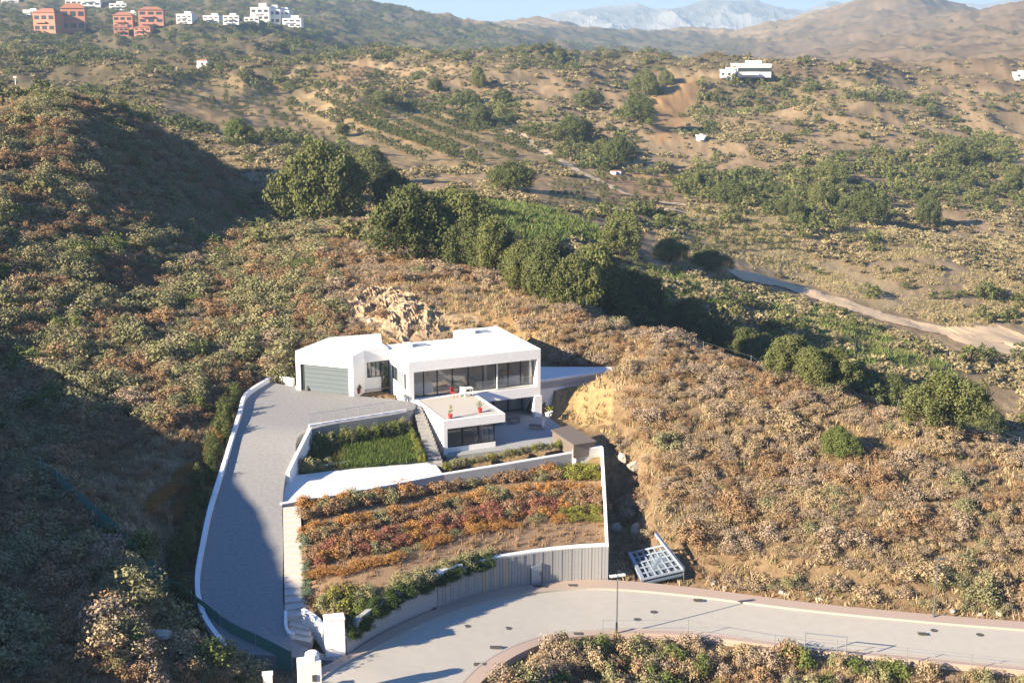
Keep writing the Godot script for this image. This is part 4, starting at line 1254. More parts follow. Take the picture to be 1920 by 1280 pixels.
func scrub_at(p: Vector3, q: Vector2, site_d: float):
	var a := noise.get_noise_2d(p.x * 5.0, p.z * 5.0) * 0.5 + 0.5
	var b := fine.get_noise_2d(p.x * 2.2 + 40.0, p.z * 2.2) * 0.5 + 0.5
	var u := rng.randf()
	for c in clear:
		if Vector2(p.x - c[0].x, p.z - c[0].z).length() < c[1]: return
	for zn in bare_zones:
		if in_poly(q.x, q.y, zn[0]) and u > zn[2]: return
	var turn := rng.randf() * TAU
	var shape := rng.randi() % 20
	var big := rng.randf_range(0.7, 1.45) * (0.75 + 0.5 * a)
	var w: float
	if q.x < 640.0 and q.y < 1290.0 and not (q.x > 480 and q.y > 1000):
		# hillside on the drive's side: mixed tall scrub; the shaded strip next to the drive is only thinly planted
		if site_d < 3.2 and q.y > 760 and q.x < 480:
			if u < 0.75: return
		var strip_ := in_poly(q.x, q.y, [Vector2(190, 850), Vector2(520, 705), Vector2(455, 745), Vector2(370, 1060), Vector2(330, 1090), Vector2(95, 885)])
		if strip_:
			if u < 0.72: return
			plant("russet_shrub", p, Vector3(0.5, 0.55, 0.5) * big, turn, shape)
			return
		w = rng.randf() * 0.62 + 0.15 + (a - 0.5) * 1.5
		var sz := Vector3(big, big * rng.randf_range(0.7, 1.0), big) * (1.0 if rng.randf() < 0.75 else 1.55)
		if u < 0.3: return
		if w < 0.40: plant("russet_shrub", p, sz, turn, shape)
		elif w < 0.66: plant("sage_shrub", p, sz * 1.15, turn, shape)
		elif w < 0.84: plant("straw_shrub", p, sz * 0.85, turn, shape)
		elif w < 0.95: plant("grey_shrub", p, sz * 0.95, turn, shape)
		else: plant("green_shrub", p, sz * 1.1, turn, shape)
	elif q.y > 1175.0 and q.x > 850.0:
		# thick scrub below the road
		if u < 0.2: return
		var sz := Vector3(big, big, big) * 0.95
		w = rng.randf() + (b - 0.5) * 0.8
		if w < 0.38: plant("straw_shrub", p, sz * 0.9, turn, shape)
		elif w < 0.6: plant("grey_shrub", p, sz, turn, shape)
		elif w < 0.78: plant("sage_shrub", p, sz * 1.1, turn, shape)
		elif w < 0.9: plant("russet_shrub", p, sz, turn, shape)
		else: plant("green_shrub", p, sz * 1.1, turn, shape)
	elif q.x > 1010.0 or q.y < 640.0:
		# dry slope beyond the villa: low brown and grey scrub with straw between
		var valley := q.y < 560.0 + (q.x - 1000.0) * 0.30 and q.x > 1000.0
		if valley and -p.z > 128.0:
			if u < 0.3: return
			var sv := Vector3(big, big * 0.8, big) * 1.1
			if u < 0.85: plant("green_shrub", p, sv, turn, shape)
			else: plant("sage_shrub", p, sv, turn, shape)
			return
		if u < 0.1 or b < 0.3 - 0.1 * a: return
		var sz := Vector3(big, big * rng.randf_range(0.6, 0.9), big) * (0.75 if rng.randf() < 0.75 else 1.2)
		w = rng.randf() * 0.75 + 0.12 + (a - 0.5) * 1.5
		if q.x > 1500.0 or q.y > 950.0: w += 0.16
		if w < 0.36: plant("russet_shrub", p, sz, turn, shape)
		elif w < 0.74: plant("grey_shrub", p, sz, turn, shape)
		elif w < 1.14: plant("straw_shrub", p, sz * 0.9, turn, shape)
		else: plant("sage_shrub", p, sz * 0.9, turn, shape)
	else:
		if u < 0.5: return
		plant("straw_shrub", p, Vector3.ONE * 0.4 * big, turn, shape)
func scatter_grass():
	var spots := {}
	var cols := [Color(0.50, 0.39, 0.24), Color(0.42, 0.31, 0.19), Color(0.34, 0.23, 0.13), Color(0.24, 0.22, 0.11)]
	for i in 4: spots[i] = []
	for i in 42000:
		var x := rng.randf_range(-62, 60); var d := rng.randf_range(54, 165)
		var p := Vector3(x, ground(x, d), -d)
		var q := pix(p)
		if q.x < -100 or q.x > 2020 or q.y > 1330: continue
		if site_near(x, -d).x < 1.0: continue
		spots[i % 4].append([Transform3D(Basis(Vector3.UP, rng.randf() * TAU).scaled(Vector3.ONE * rng.randf_range(0.7, 1.5)), p), cols[rng.randi() % 4]])
	var root := Node3D.new(); root.name = "dry_grass"; add_child(root)
	tag(root, "dry straw coloured grass between the bushes", "grass", "", "stuff")
	for i in 4: multi(root, tuft[i], spots[i])
func scatter_meadow():
	var spots := []
	for k in 2:
		var zn: Array = green_zones[k]
		for i in 15000:
			var x := rng.randf_range(-15, 90); var d := rng.randf_range(150, 290)
			var p := Vector3(x, ground(x, d), -d)
			var q := pix(p)
			if not in_poly(q.x, q.y, zn[0]): continue
			if on_track(q): continue
			if k == 1 and fine.get_noise_2d(x * 1.5, d * 1.5) < -0.2: continue
			spots.append([Transform3D(Basis(Vector3.UP, rng.randf() * TAU).scaled(Vector3(2.6, 1.6, 2.6) * rng.randf_range(0.7, 1.4)), p), Color(0.12, 0.19, 0.045).lerp(Color(0.19, 0.20, 0.07), rng.randf()) * rng.randf_range(0.7, 1.2)])
	var root := Node3D.new(); root.name = "meadow_grass"; add_child(root)
	tag(root, "bright green meadow grass in the valley behind the crest", "grass", "", "stuff")
	multi(root, tuft[2], spots)
	spots = []
	for i in 26000:
		var x := rng.randf_range(10, 130); var d := rng.randf_range(200, 340)
		var p := Vector3(x, ground(x, d), -d)
		var q := pix(p)
		if q.x < 1230 or q.x > 1960 or q.y < 380 or q.y > 700 or fine.get_noise_2d(x * 0.8, d * 0.8) < rng.randf_range(-0.3, 0.25) or on_track(q): continue
		spots.append([Transform3D(Basis(Vector3.UP, rng.randf() * TAU).scaled(Vector3(2.0, 1.1, 2.0) * rng.randf_range(0.6, 1.4)), p), Color(0.42, 0.34, 0.20).lerp(Color(0.27, 0.24, 0.12), rng.randf()) * rng.randf_range(0.75, 1.15)])
	root = Node3D.new(); root.name = "hill_grass"; add_child(root)
	tag(root, "dry pale grass on the bare slope above the valley track", "grass", "", "stuff")
	multi(root, tuft[3], spots)
func multi(root: Node, mesh: Mesh, spots: Array, mat: Material = null):
	if spots.is_empty(): return
	var mm := MultiMesh.new()
	mm.transform_format = MultiMesh.TRANSFORM_3D
	mm.use_colors = true
	mm.mesh = mesh
	mm.instance_count = spots.size()
	for k in spots.size():
		mm.set_instance_transform(k, spots[k][0]); mm.set_instance_color(k, spots[k][1])
	var o := MultiMeshInstance3D.new()
	o.name = "tufts"
	o.multimesh = mm
	o.material_override = mat if mat else M.leaf_any
	root.add_child(o, true)
func on_track(q: Vector2) -> bool:
	for t in tracks:
		if absf(q.y - 430.0) < 250.0 and near_line(q, t[1]) < t[2]: return true
	return false
func scatter_far():
	# wild trees and scrub over the valley and the hills, thicker in the gullies
	for i in 60000:
		var lr := rng.randf_range(log(165.0), log(2600.0))
		var rad := exp(lr)
		var theta := deg_to_rad(rng.randf_range(-23.5, 23.5))
		var x := rad * sin(theta); var d := rad * cos(theta)
		var y := ground(x, d)
		var q := pix(Vector3(x, y, -d))
		if q.y < -20 or q.y > 860: continue
		var m := noise.get_noise_2d(x * 0.55 + 70.0, -d * 0.55) * 0.5 + 0.5
		var dens := clampf((m - 0.55) * 2.6, 0.02, 0.8)
		for zn in lush:
			if in_poly(q.x, q.y, zn[0]): dens += zn[1]
		dens = clampf(dens - ridged.get_noise_2d(x, -d) * 0.4, 0.01, 0.9)
		if q.x > 1650 and q.y > 380 and q.y < 620: dens *= 0.4
		for k in green_at(q.x, q.y): dens *= green_zones[k][3]
		var tr := on_track(q)
		var tended := false
		for k in green_at(q.x, q.y):
			if green_zones[k][3] < 0.2: tended = true
		if tr: continue
		if rng.randf() > dens:
			if not tended and rng.randf() < 0.6 and rad < 900.0 and fine.get_noise_2d(x * 0.5, d * 0.5) > rng.randf_range(-0.25, 0.2): plant("low_scrub", Vector3(x, y - 0.1, -d), Vector3(1, 0.7, 1) * rng.randf_range(0.5, 1.3) * (1.0 + rad / 700.0), rng.randf() * TAU, rng.randi() % 20, rng.randf_range(0.7, 1.3))
			continue
		var s := rng.randf_range(1.1, 3.4) * (1.0 + 0.35 * minf(rad, 2000.0) / 1000.0)
		if rad < 320.0 and rng.randf() < 0.5: s *= 0.6
		plant("wild_tree", Vector3(x, y - 0.2 * s, -d), Vector3(s, s * rng.randf_range(0.75, 1.1), s), rng.randf() * TAU, rng.randi() % 20, rng.randf_range(0.75, 1.35))
	# thick woodland on the village hillside and the hills beyond it
	for i in 26000:
		var rad := sqrt(rng.randf_range(560.0 * 560.0, 2300.0 * 2300.0))
		var theta := deg_to_rad(rng.randf_range(-23.5, 11.0))
		var x := rad * sin(theta); var d := rad * cos(theta)
		var y := ground(x, d)
		var q := pix(Vector3(x, y, -d))
		if q.y < -25 or q.y > 180 or not in_poly(q.x, q.y, wooded): continue
		if noise.get_noise_2d(x * 0.4, d * 0.4) + rng.randf_range(-0.3, 0.3) < -0.12: continue
		var s := rng.randf_range(1.8, 4.2)
		plant("wild_tree", Vector3(x, y - 0.2 * s, -d), Vector3(s, s * rng.randf_range(0.7, 1.0), s), rng.randf() * TAU, rng.randi() % 30, rng.randf_range(0.7, 1.3))
	# low scrub in patches on the slopes across the valley
	for i in 18000:
		var rad := sqrt(rng.randf_range(200.0 * 200.0, 800.0 * 800.0))
		var theta := deg_to_rad(rng.randf_range(-22.5, 22.5))
		var x := rad * sin(theta); var d := rad * cos(theta)
		if fine.get_noise_2d(x * 0.35, d * 0.35) + rng.randf_range(-0.35, 0.35) < 0.0: continue
		var y := ground(x, d)
		var q := pix(Vector3(x, y, -d))
		if q.y < 90 or q.y > 640: continue
		var tended := false
		for k in green_at(q.x, q.y):
			if green_zones[k][3] < 0.2: tended = true
		if tended or on_track(q): continue
		plant("low_scrub", Vector3(x, y - 0.15, -d), Vector3(1, 0.75, 1) * rng.randf_range(0.7, 1.9), rng.randf() * TAU, rng.randi() % 20, rng.randf_range(0.4, 1.05))
func big_tree(px: float, py: float, width: float, tall: float, mat: Material, label: String, k: int):
	var p := hit(px, py)
	var scale_ := width / (F / (-p.z * 1.0)) * 0.5
	var o := Node3D.new()
	o.name = numbered("oak_tree"); add_child(o)
	var s: Array = oak[k % oak.size()]
	obj("crown", s[0], mat, o)
	obj("trunk", s[1], M.bark, o)
	var hgt := tall / (F / (-p.z)) / 1.15
	o.transform = Transform3D(Basis(Vector3.UP, k * 1.7).scaled_local(Vector3(scale_, hgt, scale_)), p - Vector3(0, 0.1, 0))
	tag(o, label, "tree", "evergreen oaks of the valley")
func plant_oaks():
	var list := [
		[605,428,200,165,"broad round evergreen oak standing alone above the scrub"],[735,400,95,85,"dark small oak behind the broad round oak"],[690,345,110,70,"olive green oak behind the broad round oak"],
		[775,492,190,150,"largest spreading oak on the crest behind the villa"],[850,470,150,130,"oak merged with the largest spreading oak"],[925,518,125,115,"dark oak between the two spreading oak groups"],
		[1025,562,140,125,"oak leaning over the wire fence behind the villa"],[1115,590,160,140,"tall dark oak beside the fence behind the villa"],[1190,605,120,110,"shaded oak at the end of the fence group"],
		[1165,478,125,85,"rounded oak above the green meadow"],[1258,492,75,50,"small oak beside the dirt terraces"],[1330,505,90,40,"low oak at the start of the dirt track"],
		[1295,642,100,90,"olive green oak standing in the green valley"],[1395,684,105,75,"bushy oak beyond the dry crest"],[1475,706,125,85,"dark bushy oak beyond the dry crest"],[1550,728,130,85,"oak with pale twigs beyond the dry crest"],
		[1665,765,120,75,"grey green oak near the dirt apron"],[1770,800,190,110,"broad oak at the foot of the dry crest below the apron"],[958,356,95,55,"grey oak below the orchard"],[445,272,60,50,"bright green tree at the foot of the shaded hill"],
		[1540,392,80,55,"dark oak on the far valley side"],[1617,418,100,60,"larger dark oak on the far valley side"],[1553,345,90,45,"oak above the dark oaks on the far valley side"],[1741,425,70,62,"single oak on pale ground across the valley"],
		[1903,358,60,40,"oak at the edge of the pale slope across the valley"],[1790,312,110,50,"clump forming oak in the upper gully"],[1373,385,95,50,"oak above the young orchard"],[1305,362,45,40,"small oak at the orchard's upper corner"],[1484,408,60,42,"oak above the young orchard's end"],
		[897,165,40,40,"oak on the orchard hill's brow"],[816,172,38,26,"oak beside the brow of the orchard hill"],[943,196,55,30,"oak in the dip of the orchard hill"],[876,196,50,28,"oak below the brow of the orchard hill"],[901,240,60,40,"oak beneath the upper orchard rows"],
		[1103,205,60,40,"oak on the bare far spur"],[1209,180,60,50,"dark oak in the ochre gully"],[1195,225,80,50,"oak lower in the ochre gully"],[1248,160,38,28,"oak at the head of the ochre gully"],[1078,268,95,50,"oak in the valley below the bare spur"],
		[717,200,60,30,"oak among the upper orchard rows"],[642,255,36,26,"oak on the pale field strip"],[1160,310,60,55,"tall oak in the gully below the spur"],[1130,300,50,40,"slim oak in the gully below the spur"],
		[880,505,125,100,"oak at the near edge of the largest oak group"],[978,546,115,100,"oak between the dark oak and the fence oak"],[1070,582,125,110,"oak filling the gap beside the tall dark oak"],[1150,606,115,100,"oak crowding the shaded end of the fence group"],[1240,628,105,70,"low oak below the fence group"],
		[1345,668,105,70,"oak between the valley oak and the bushy oaks"],[1432,697,115,75,"oak among the bushy oaks beyond the dry crest"],[1515,718,115,75,"oak beside the pale twigged oak"],[1608,747,115,70,"oak linking the crest oaks and the grey green oak"],[1705,778,115,70,"oak next to the broad oak below the apron"],[1845,818,115,62,"last low oak at the foot of the dry crest"],
	]
	for i in list.size():
		var a: Array = list[i]
		big_tree(a[0], a[1], a[2], a[3], M.leaf_green if i in [19] else (M.leaf_dark if i % 5 in [1, 3] else M.leaf_oak), a[4], i)
	# the single green tree on the dry slope
	var p := hit(1572, 857)
	var o := thing("lone_tree", "bright olive green bushy tree alone on the dry slope", "tree", p - Vector3(0, 0.1, 0))
	obj("crown", oak[2][0], M.leaf_green, o).scale = Vector3(2.0, 2.5, 2.0)
	obj("trunk", oak[2][1], M.bark, o).scale = Vector3(2.0, 2.5, 2.0)
func orchard(q: Array, rows: int, cols: int, size: float, skip := 0.12):
	for i in rows:
		for j in cols:
			if rng.randf() < skip: continue
			var u := (j + rng.randf_range(-0.15, 0.15)) / maxf(cols - 1, 1); var w := (i + rng.randf_range(-0.12, 0.12)) / maxf(rows - 1, 1)
			var a: Vector2 = q[0].lerp(q[1], u).lerp(q[3].lerp(q[2], u), w)
			var p := hit(a.x, a.y)
			var s := size * rng.randf_range(0.75, 1.25)
			plant("orchard_tree", p, Vector3(s, s * 1.05, s), rng.randf() * TAU, rng.randi() % 20)
func plant_orchards():
	for l in [[575,176,860,302,30],[600,174,900,300,30],[640,176,960,300,34],[690,182,1000,288,30],[730,190,1020,262,26],[545,196,790,300,20],[620,215,760,262,12],[660,222,800,275,12],[780,195,1060,300,24],[700,240,900,310,20],[560,280,700,290,10]]:
		orchard([Vector2(l[0], l[1]), Vector2(l[2], l[3]), Vector2(l[2], l[3]), Vector2(l[0], l[1])], 1, l[4], 2.1)
	orchard([Vector2(430, 262), Vector2(640, 276), Vector2(590, 205), Vector2(440, 178)], 8, 10, 1.2, 0.3)
	orchard([Vector2(1030, 392), Vector2(1160, 392), Vector2(1125, 345), Vector2(1040, 340)], 7, 10, 0.8)
	orchard([Vector2(1290, 470), Vector2(1480, 468), Vector2(1485, 408), Vector2(1310, 402)], 6, 12, 1.05)
	orchard([Vector2(1130, 374), Vector2(1255, 380), Vector2(1225, 330), Vector2(1140, 322)], 4, 7, 1.5)
	orchard([Vector2(300, 192), Vector2(560, 232), Vector2(520, 168), Vector2(350, 140)], 9, 12, 1.3, 0.3)
	orchard([Vector2(600, 162), Vector2(730, 162), Vector2(740, 132), Vector2(640, 130)], 6, 12, 1.0, 0.2)
	orchard([Vector2(860, 225), Vector2(1000, 225), Vector2(990, 200), Vector2(900, 200)], 3, 10, 1.2, 0.2)
func plant_garden():
	# hedges of the planted bed, in bands across the slope
	var top := smooth_line(bed_top, 40); var low := smooth_line(bed_low, 40)
	var bands := [[0.05, "leaf_orange", 0.6, 1.0], [0.11, "leaf_russet", 0.55, 1.0], [0.30, "leaf_orange", 0.52, 1.0], [0.36, "leaf_russet", 0.5, 1.0], [0.51, "leaf_red", 0.58, 1.0], [0.58, "leaf_red", 0.5, 1.0], [0.71, "leaf_orange", 0.45, 0.9], [0.96, "leaf_sage", 0.5, 0.8]]
	for bi in bands.size():
		var b: Array = bands[bi]
		for i in 36:
			var t := (i + rng.randf_range(-0.3, 0.3)) / 36.0
			if bi in [4, 5] and t < 0.02 or rng.randf() > b[3]: continue
			var f: float = b[0] + rng.randf_range(-0.025, 0.025)
			if bi >= 6 and t > 0.3 and bi == 6: f -= 0.04
			if bi == 7 and t > 0.62: continue
			var p := line_at(top, t).lerp(line_at(low, t), f)
			var s: float = b[2] * 1.5 * rng.randf_range(0.75, 1.25)
			var m: String = b[1]
			if rng.randf() < 0.18: m = "leaf_sage"
			if bi in [4, 5] and rng.randf() < 0.45: m = "leaf_orange" if rng.randf() < 0.5 else "leaf_russet"
			if (t > 0.86 and bi in [1, 6, 5]) or (bi == 0 and t > 0.85): m = "leaf_yellow"
			var o := obj("bed_shrub", dome[rng.randi() % 5] if bi != 6 else twig[rng.randi() % 4], M[m])
			o.transform = Transform3D(Basis(Vector3.UP, rng.randf() * TAU).scaled_local(Vector3(s * 1.15, s * 0.95, s * 1.15)), p - Vector3(0, 0.05, 0))
			var words: Dictionary = {"leaf_orange": "orange brown", "leaf_russet": "russet", "leaf_red": "dark red", "leaf_sage": "dull green", "leaf_yellow": "yellow green", "leaf_straw": "straw coloured"}
			tag(o, "%s hedge shrub in the terraced bed above the road wall" % words[m], "shrub", "%s shrubs of the terraced bed" % words[m])
	# dry low growth on the rest of the bed
	var dry := []
	for i in 900:
		var t := rng.randf(); var f := rng.randf_range(0.2, 0.98)
		var p := line_at(top, t).lerp(line_at(low, t), f)
		dry.append([Transform3D(Basis(Vector3.UP, rng.randf() * TAU).scaled(Vector3.ONE * rng.randf_range(0.6, 1.1)), p), Color(0.30, 0.20, 0.12) * rng.randf_range(0.7, 1.2)])
	var root := Node3D.new(); root.name = "bed_grass"; add_child(root)
	tag(root, "dry grass on the earth of the terraced bed", "grass", "", "stuff")
	multi(root, tuft[0], dry)
	# creeper over the road wall
	var wl := smooth_line(wall_line, 60)
	var creeper := []
	for i in 120:
		var t := rng.randf() * 0.62
		var p := line_at(wl, t)
		var k := t * (wall_top.size() - 1)
		var y: float = lerpf(wall_top[int(k)], wall_top[mini(int(k) + 1, wall_top.size() - 1)], k - int(k))
		var s := rng.randf_range(0.35, 0.7)
		var drop := rng.randf_range(-0.5, 1.0) * (1.0 - t)
		creeper.append([Transform3D(Basis(Vector3.UP, rng.randf() * TAU).scaled(Vector3(s, s * 0.9, s * 0.9)), Vector3(p.x, y - 0.35 - drop * 0.8, p.z) + wall_normal(wl, int(t * 59)) * (0.1 if drop > 0 else -0.3)), Color(0.055, 0.085, 0.028) * rng.randf_range(0.7, 1.4)])
	root = Node3D.new(); root.name = "wall_creeper"; add_child(root)
	tag(root, "dark green creeper hanging over the top of the road wall", "creeper", "", "stuff")
	multi(root, dome[1], creeper)
	# yellow-green bush over the gate and grey-blue hedge along the steps
	for a in [[640,1140,1.25,1.6,"leaf_yellow","large yellow green bush behind the gate pillar"],[612,1140,0.8,0.9,"leaf_green","green bush between the steps and the gate pillar"],[668,1150,0.9,1.2,"leaf_green","green bush spilling over the end of the road wall"],[590,1138,0.6,0.7,"leaf_orange","small orange bush beside the foot of the steps"]]:
		var o := obj("garden_shrub", dome[rng.randi() % 5], M[a[4]])
		o.transform = Transform3D(Basis(Vector3.UP, rng.randf() * TAU).scaled_local(Vector3(a[2], a[3], a[2])), V(a[0], a[1], -5.0))
		tag(o, a[5], "shrub")
	for i in 12:
		var t := i / 11.0
		var o := obj("step_hedge_plant", dome[i % 5], M.leaf_blue)
		var s := rng.randf_range(0.38, 0.5)
		o.transform = Transform3D(Basis(Vector3.UP, i * 2.0).scaled_local(Vector3(s, s, s)), V(lerpf(570, 576, t), lerpf(1010, 1120, t), lerpf(-3.75, -4.95, t)))
		tag(o, "grey blue plant of the low hedge along the steps", "shrub", "grey blue hedge along the steps")
	# garden hedges
	for i in 16:
		var t := i / 15.0
		var o := obj("court_hedge_plant", dome[i % 5], M.leaf_green if i % 3 else M.leaf_sage)
		var s := rng.randf_range(0.62, 0.8)
		o.transform = Transform3D(Basis(Vector3.UP, i * 2.0).scaled_local(Vector3(s, s * 1.75, s)), V(lerpf(583, 756, t), lerpf(800, 772, t), 0) + Vector3(0.2, -1.75, 0.95))
		tag(o, "tall green hedge plant below the court railing", "shrub", "tall hedge below the court railing")
	for i in 13:
		var t := i / 12.0
		var o := obj("path_hedge_plant", dome[(i + 2) % 5], M.leaf_yellow if i % 3 == 0 else M.leaf_green)
		var s := rng.randf_range(0.38, 0.5)
		o.transform = Transform3D(Basis(Vector3.UP, i * 2.0).scaled_local(Vector3(s, s * 1.8, s)), V(lerpf(775, 806, t), lerpf(762, 868, t), lerpf(-0.05, -2.95, t)) * Vector3(1, 0, 1) + Vector3(-0.65, lerpf(-1.6, -2.7, t), 0.3))
		tag(o, "light green hedge plant beside the stair path", "shrub", "hedge beside the stair path")
	for a in [[575,884,0.9,1.2],[596,880,0.7,0.8],[612,874,0.7,0.7],[560,878,0.6,0.9]]:
		var o := obj("corner_bush", dome[rng.randi() % 5], M.leaf_sage)
		o.transform = Transform3D(Basis(Vector3.UP, rng.randf() * TAU).scaled_local(Vector3(a[2], a[3], a[2])), V(a[0], a[1], -2.4))
		tag(o, "grey green bush at the drive corner of the garden", "shrub", "grey green bushes at the garden corner")
	for i in 22:
		var t := i / 21.0
		var o := obj("terrace_hedge_plant", dome[i % 5], M.leaf_sage if i % 4 else M.leaf_yellow)
		var s := rng.randf_range(0.45, 0.6)
		o.transform = Transform3D(Basis(Vector3.UP, i * 2.0).scaled_local(Vector3(s, s * 1.3, s)), V(lerpf(838, 1052, t), lerpf(880, 838, t), -3.05))
		tag(o, "hedge plant in the row before the lower terrace", "shrub", "hedge before the lower terrace")
	var lawn := []
	for i in 2600:
		var u := rng.randf(); var w := rng.randf()
		var a := V(lerpf(585, 764, u), lerpf(800, 772, u), 0) + Vector3(0, -1.65, 0.3); var b := V(lerpf(556, 800, u), lerpf(882, 862, u), lerpf(-2.25, -2.75, u))
		var p := a.lerp(b, w)
		var warm := 1.0 if u < 0.35 and rng.randf() < 0.6 else 0.0
		lawn.append([Transform3D(Basis(Vector3.UP, rng.randf() * TAU).scaled(Vector3.ONE * rng.randf_range(0.6, 1.2)), p), Color(0.115, 0.165, 0.042).lerp(Color(0.22, 0.17, 0.06), warm) * rng.randf_range(0.7, 1.2)])
	root = Node3D.new(); root.name = "garden_grass"; add_child(root)
	tag(root, "lush green ground cover on the garden slope", "grass", "", "stuff")
	multi(root, tuft[1], lawn)
	# shaded rows beside the drive
	for r in [[365,880,275,965,16],[425,800,325,985,24]]:
		for i in int(r[4]):
			var t: float = (i + 0.5) / r[4]
			var p := hit(lerpf(r[0], r[2], t) + rng.randf_range(-4, 4), lerpf(r[1], r[3], t))
			var o := obj("bank_row_shrub", twig[i % 4], M.leaf_orange)
			var s := rng.randf_range(0.7, 1.0)
			o.transform = Transform3D(Basis(Vector3.UP, rng.randf() * TAU).scaled_local(Vector3(s, s * 1.1, s)), p)
			tag(o, "orange brown shrub in the planted rows on the bank beside the drive", "shrub", "planted rows on the bank beside the drive")
	# bank edge that shades the drive
	for i in 60:
		var t := i / 59.0
		var p := hit(lerpf(528, 195, t), lerpf(692, 848, t) + 26.0 * sin(t * PI) * 0.4)
		var o := obj("bank_edge_shrub", dome[i % 5] if i % 2 else twig[i % 4], M.leaf_russet if i % 3 else M.leaf_straw)
		var s := rng.randf_range(0.6, 0.95)
		o.transform = Transform3D(Basis(Vector3.UP, rng.randf() * TAU).scaled_local(Vector3(s, s, s)), p)
		tag(o, "brown shrub along the top edge of the bank beside the drive", "shrub", "shrubs along the bank's edge")
	# upright weeds on the drive's outer wall, whose ragged shadow falls on the paving
	var dl := smooth_line(drive_left, 70)
	for i in range(8, 66):
		if rng.randf() < 0.12: continue
		var p: Vector3 = dl[i] + wall_normal(dl, i) * rng.randf_range(0.7, 1.5)
		p.y = maxf(ground(p.x, -p.z), dl[i].y - 0.5)
		var o := obj("wall_side_weed", twig[i % 4] if i % 2 else dome[i % 5], M.leaf_dark)
		var s := rng.randf_range(0.55, 0.85)
		o.transform = Transform3D(Basis(Vector3.UP, rng.randf() * TAU).scaled_local(Vector3(s, s * rng.randf_range(1.6, 2.7), s)), p)
		tag(o, "dark green weed behind the white drive wall", "shrub", "weeds behind the drive wall")

# ------------------------------------------------------------------ tracks, rocks, fences, lamps, far houses
var tracks := []
func lay_tracks():
	# (width in metres, line in the photograph, clear rows beside it)
	tracks = [
		[20.0, [Vector2(1790,640), Vector2(1850,640), Vector2(1940,641)], 24.0, "wide bare earth apron where the valley track ends"],
		[7.5, [Vector2(1372,514), Vector2(1440,528), Vector2(1500,545), Vector2(1560,562), Vector2(1620,584), Vector2(1690,603), Vector2(1760,622), Vector2(1840,634), Vector2(1930,642)], 15.0, "sandy dirt track running down the green valley"],
		[4.0, [Vector2(945,238), Vector2(985,262), Vector2(1025,286), Vector2(1065,310), Vector2(1105,332)], 6.0, "reddish farm track cutting down the orchard hill"],
		[3.4, [Vector2(1105,394), Vector2(1160,392), Vector2(1220,393), Vector2(1285,399)], 5.0, "pale track along the upper edge of the young orchard"],
		[4.0, [Vector2(1100,330), Vector2(1150,352), Vector2(1200,372), Vector2(1290,385)], 5.0, "bare earth track below the ochre gully"],
	]
	for t in tracks:
		var L := []; var R := []
		var pts := []
		for q in t[1]: pts.append(hit(q.x, q.y))
		pts = smooth_line(pts, 60)
		for i in pts.size():
			var n := wall_normal(pts, i) * float(t[0]) * 0.5 * (0.85 + 0.3 * fine.get_noise_1d(i * 9.0))
			L.append(pts[i] + n); R.append(pts[i] - n)
		var st := st_new()
		for i in pts.size() - 1:
			for k in 4:
				var row := []
				for e in [[i, k], [i + 1, k], [i + 1, k + 1], [i, k + 1]]:
					var p: Vector3 = L[e[0]].lerp(R[e[0]], e[1] / 4.0)
					row.append(Vector3(p.x, ground(p.x, -p.z) + 0.2, p.z))
				if (row[1] - row[0]).cross(row[3] - row[0]).y < 0: quad(st, row[0], row[1], row[2], row[3])
				else: quad(st, row[3], row[2], row[1], row[0])
		structure("dirt_track", done(st), M.track, t[3])
func rock(seed_: int, size: Vector3, cuts_ := 16) -> ArrayMesh:      # an angular block: a ball cut flat by many planes
	var r := RandomNumberGenerator.new(); r.seed = seed_
	var cuts := []
	for i in cuts_: cuts.append([Vector3(r.randfn(), r.randfn(), r.randfn()).normalized(), r.randf_range(0.45, 0.8)])
	var st := st_new()
	var nu := 12; var nv := 8
	var pt := func(u: int, v: int) -> Vector3:
		var a := TAU * (u % nu) / nu; var b := PI * v / nv
		var p := Vector3(sin(b) * cos(a), cos(b), sin(b) * sin(a))
		var k := 1.0
		for c in cuts:
			var m: float = p.dot(c[0])
			if m > 0.01: k = minf(k, c[1] / m)
		return p * k * size
	for u in nu:
		for v in nv:
			quad(st, pt.call(u, v), pt.call(u + 1, v), pt.call(u + 1, v + 1), pt.call(u, v + 1))
	return done(st)
func shard(seed_: int) -> ArrayMesh:      # a splintered slab with eight uneven corners
	var r := RandomNumberGenerator.new(); r.seed = seed_
	var p := []
	for c in [Vector3(-1, -1, 1), Vector3(1, -1, 1), Vector3(1, -1, -1), Vector3(-1, -1, -1), Vector3(-1, 1, 1), Vector3(1, 1, 1), Vector3(1, 1, -1), Vector3(-1, 1, -1)]:
		p.append(c * Vector3(r.randf_range(0.5, 1.1), r.randf_range(0.55, 1.1), r.randf_range(0.5, 1.1)))
	var st := st_new()
	hexa(st, p)
	return done(st)
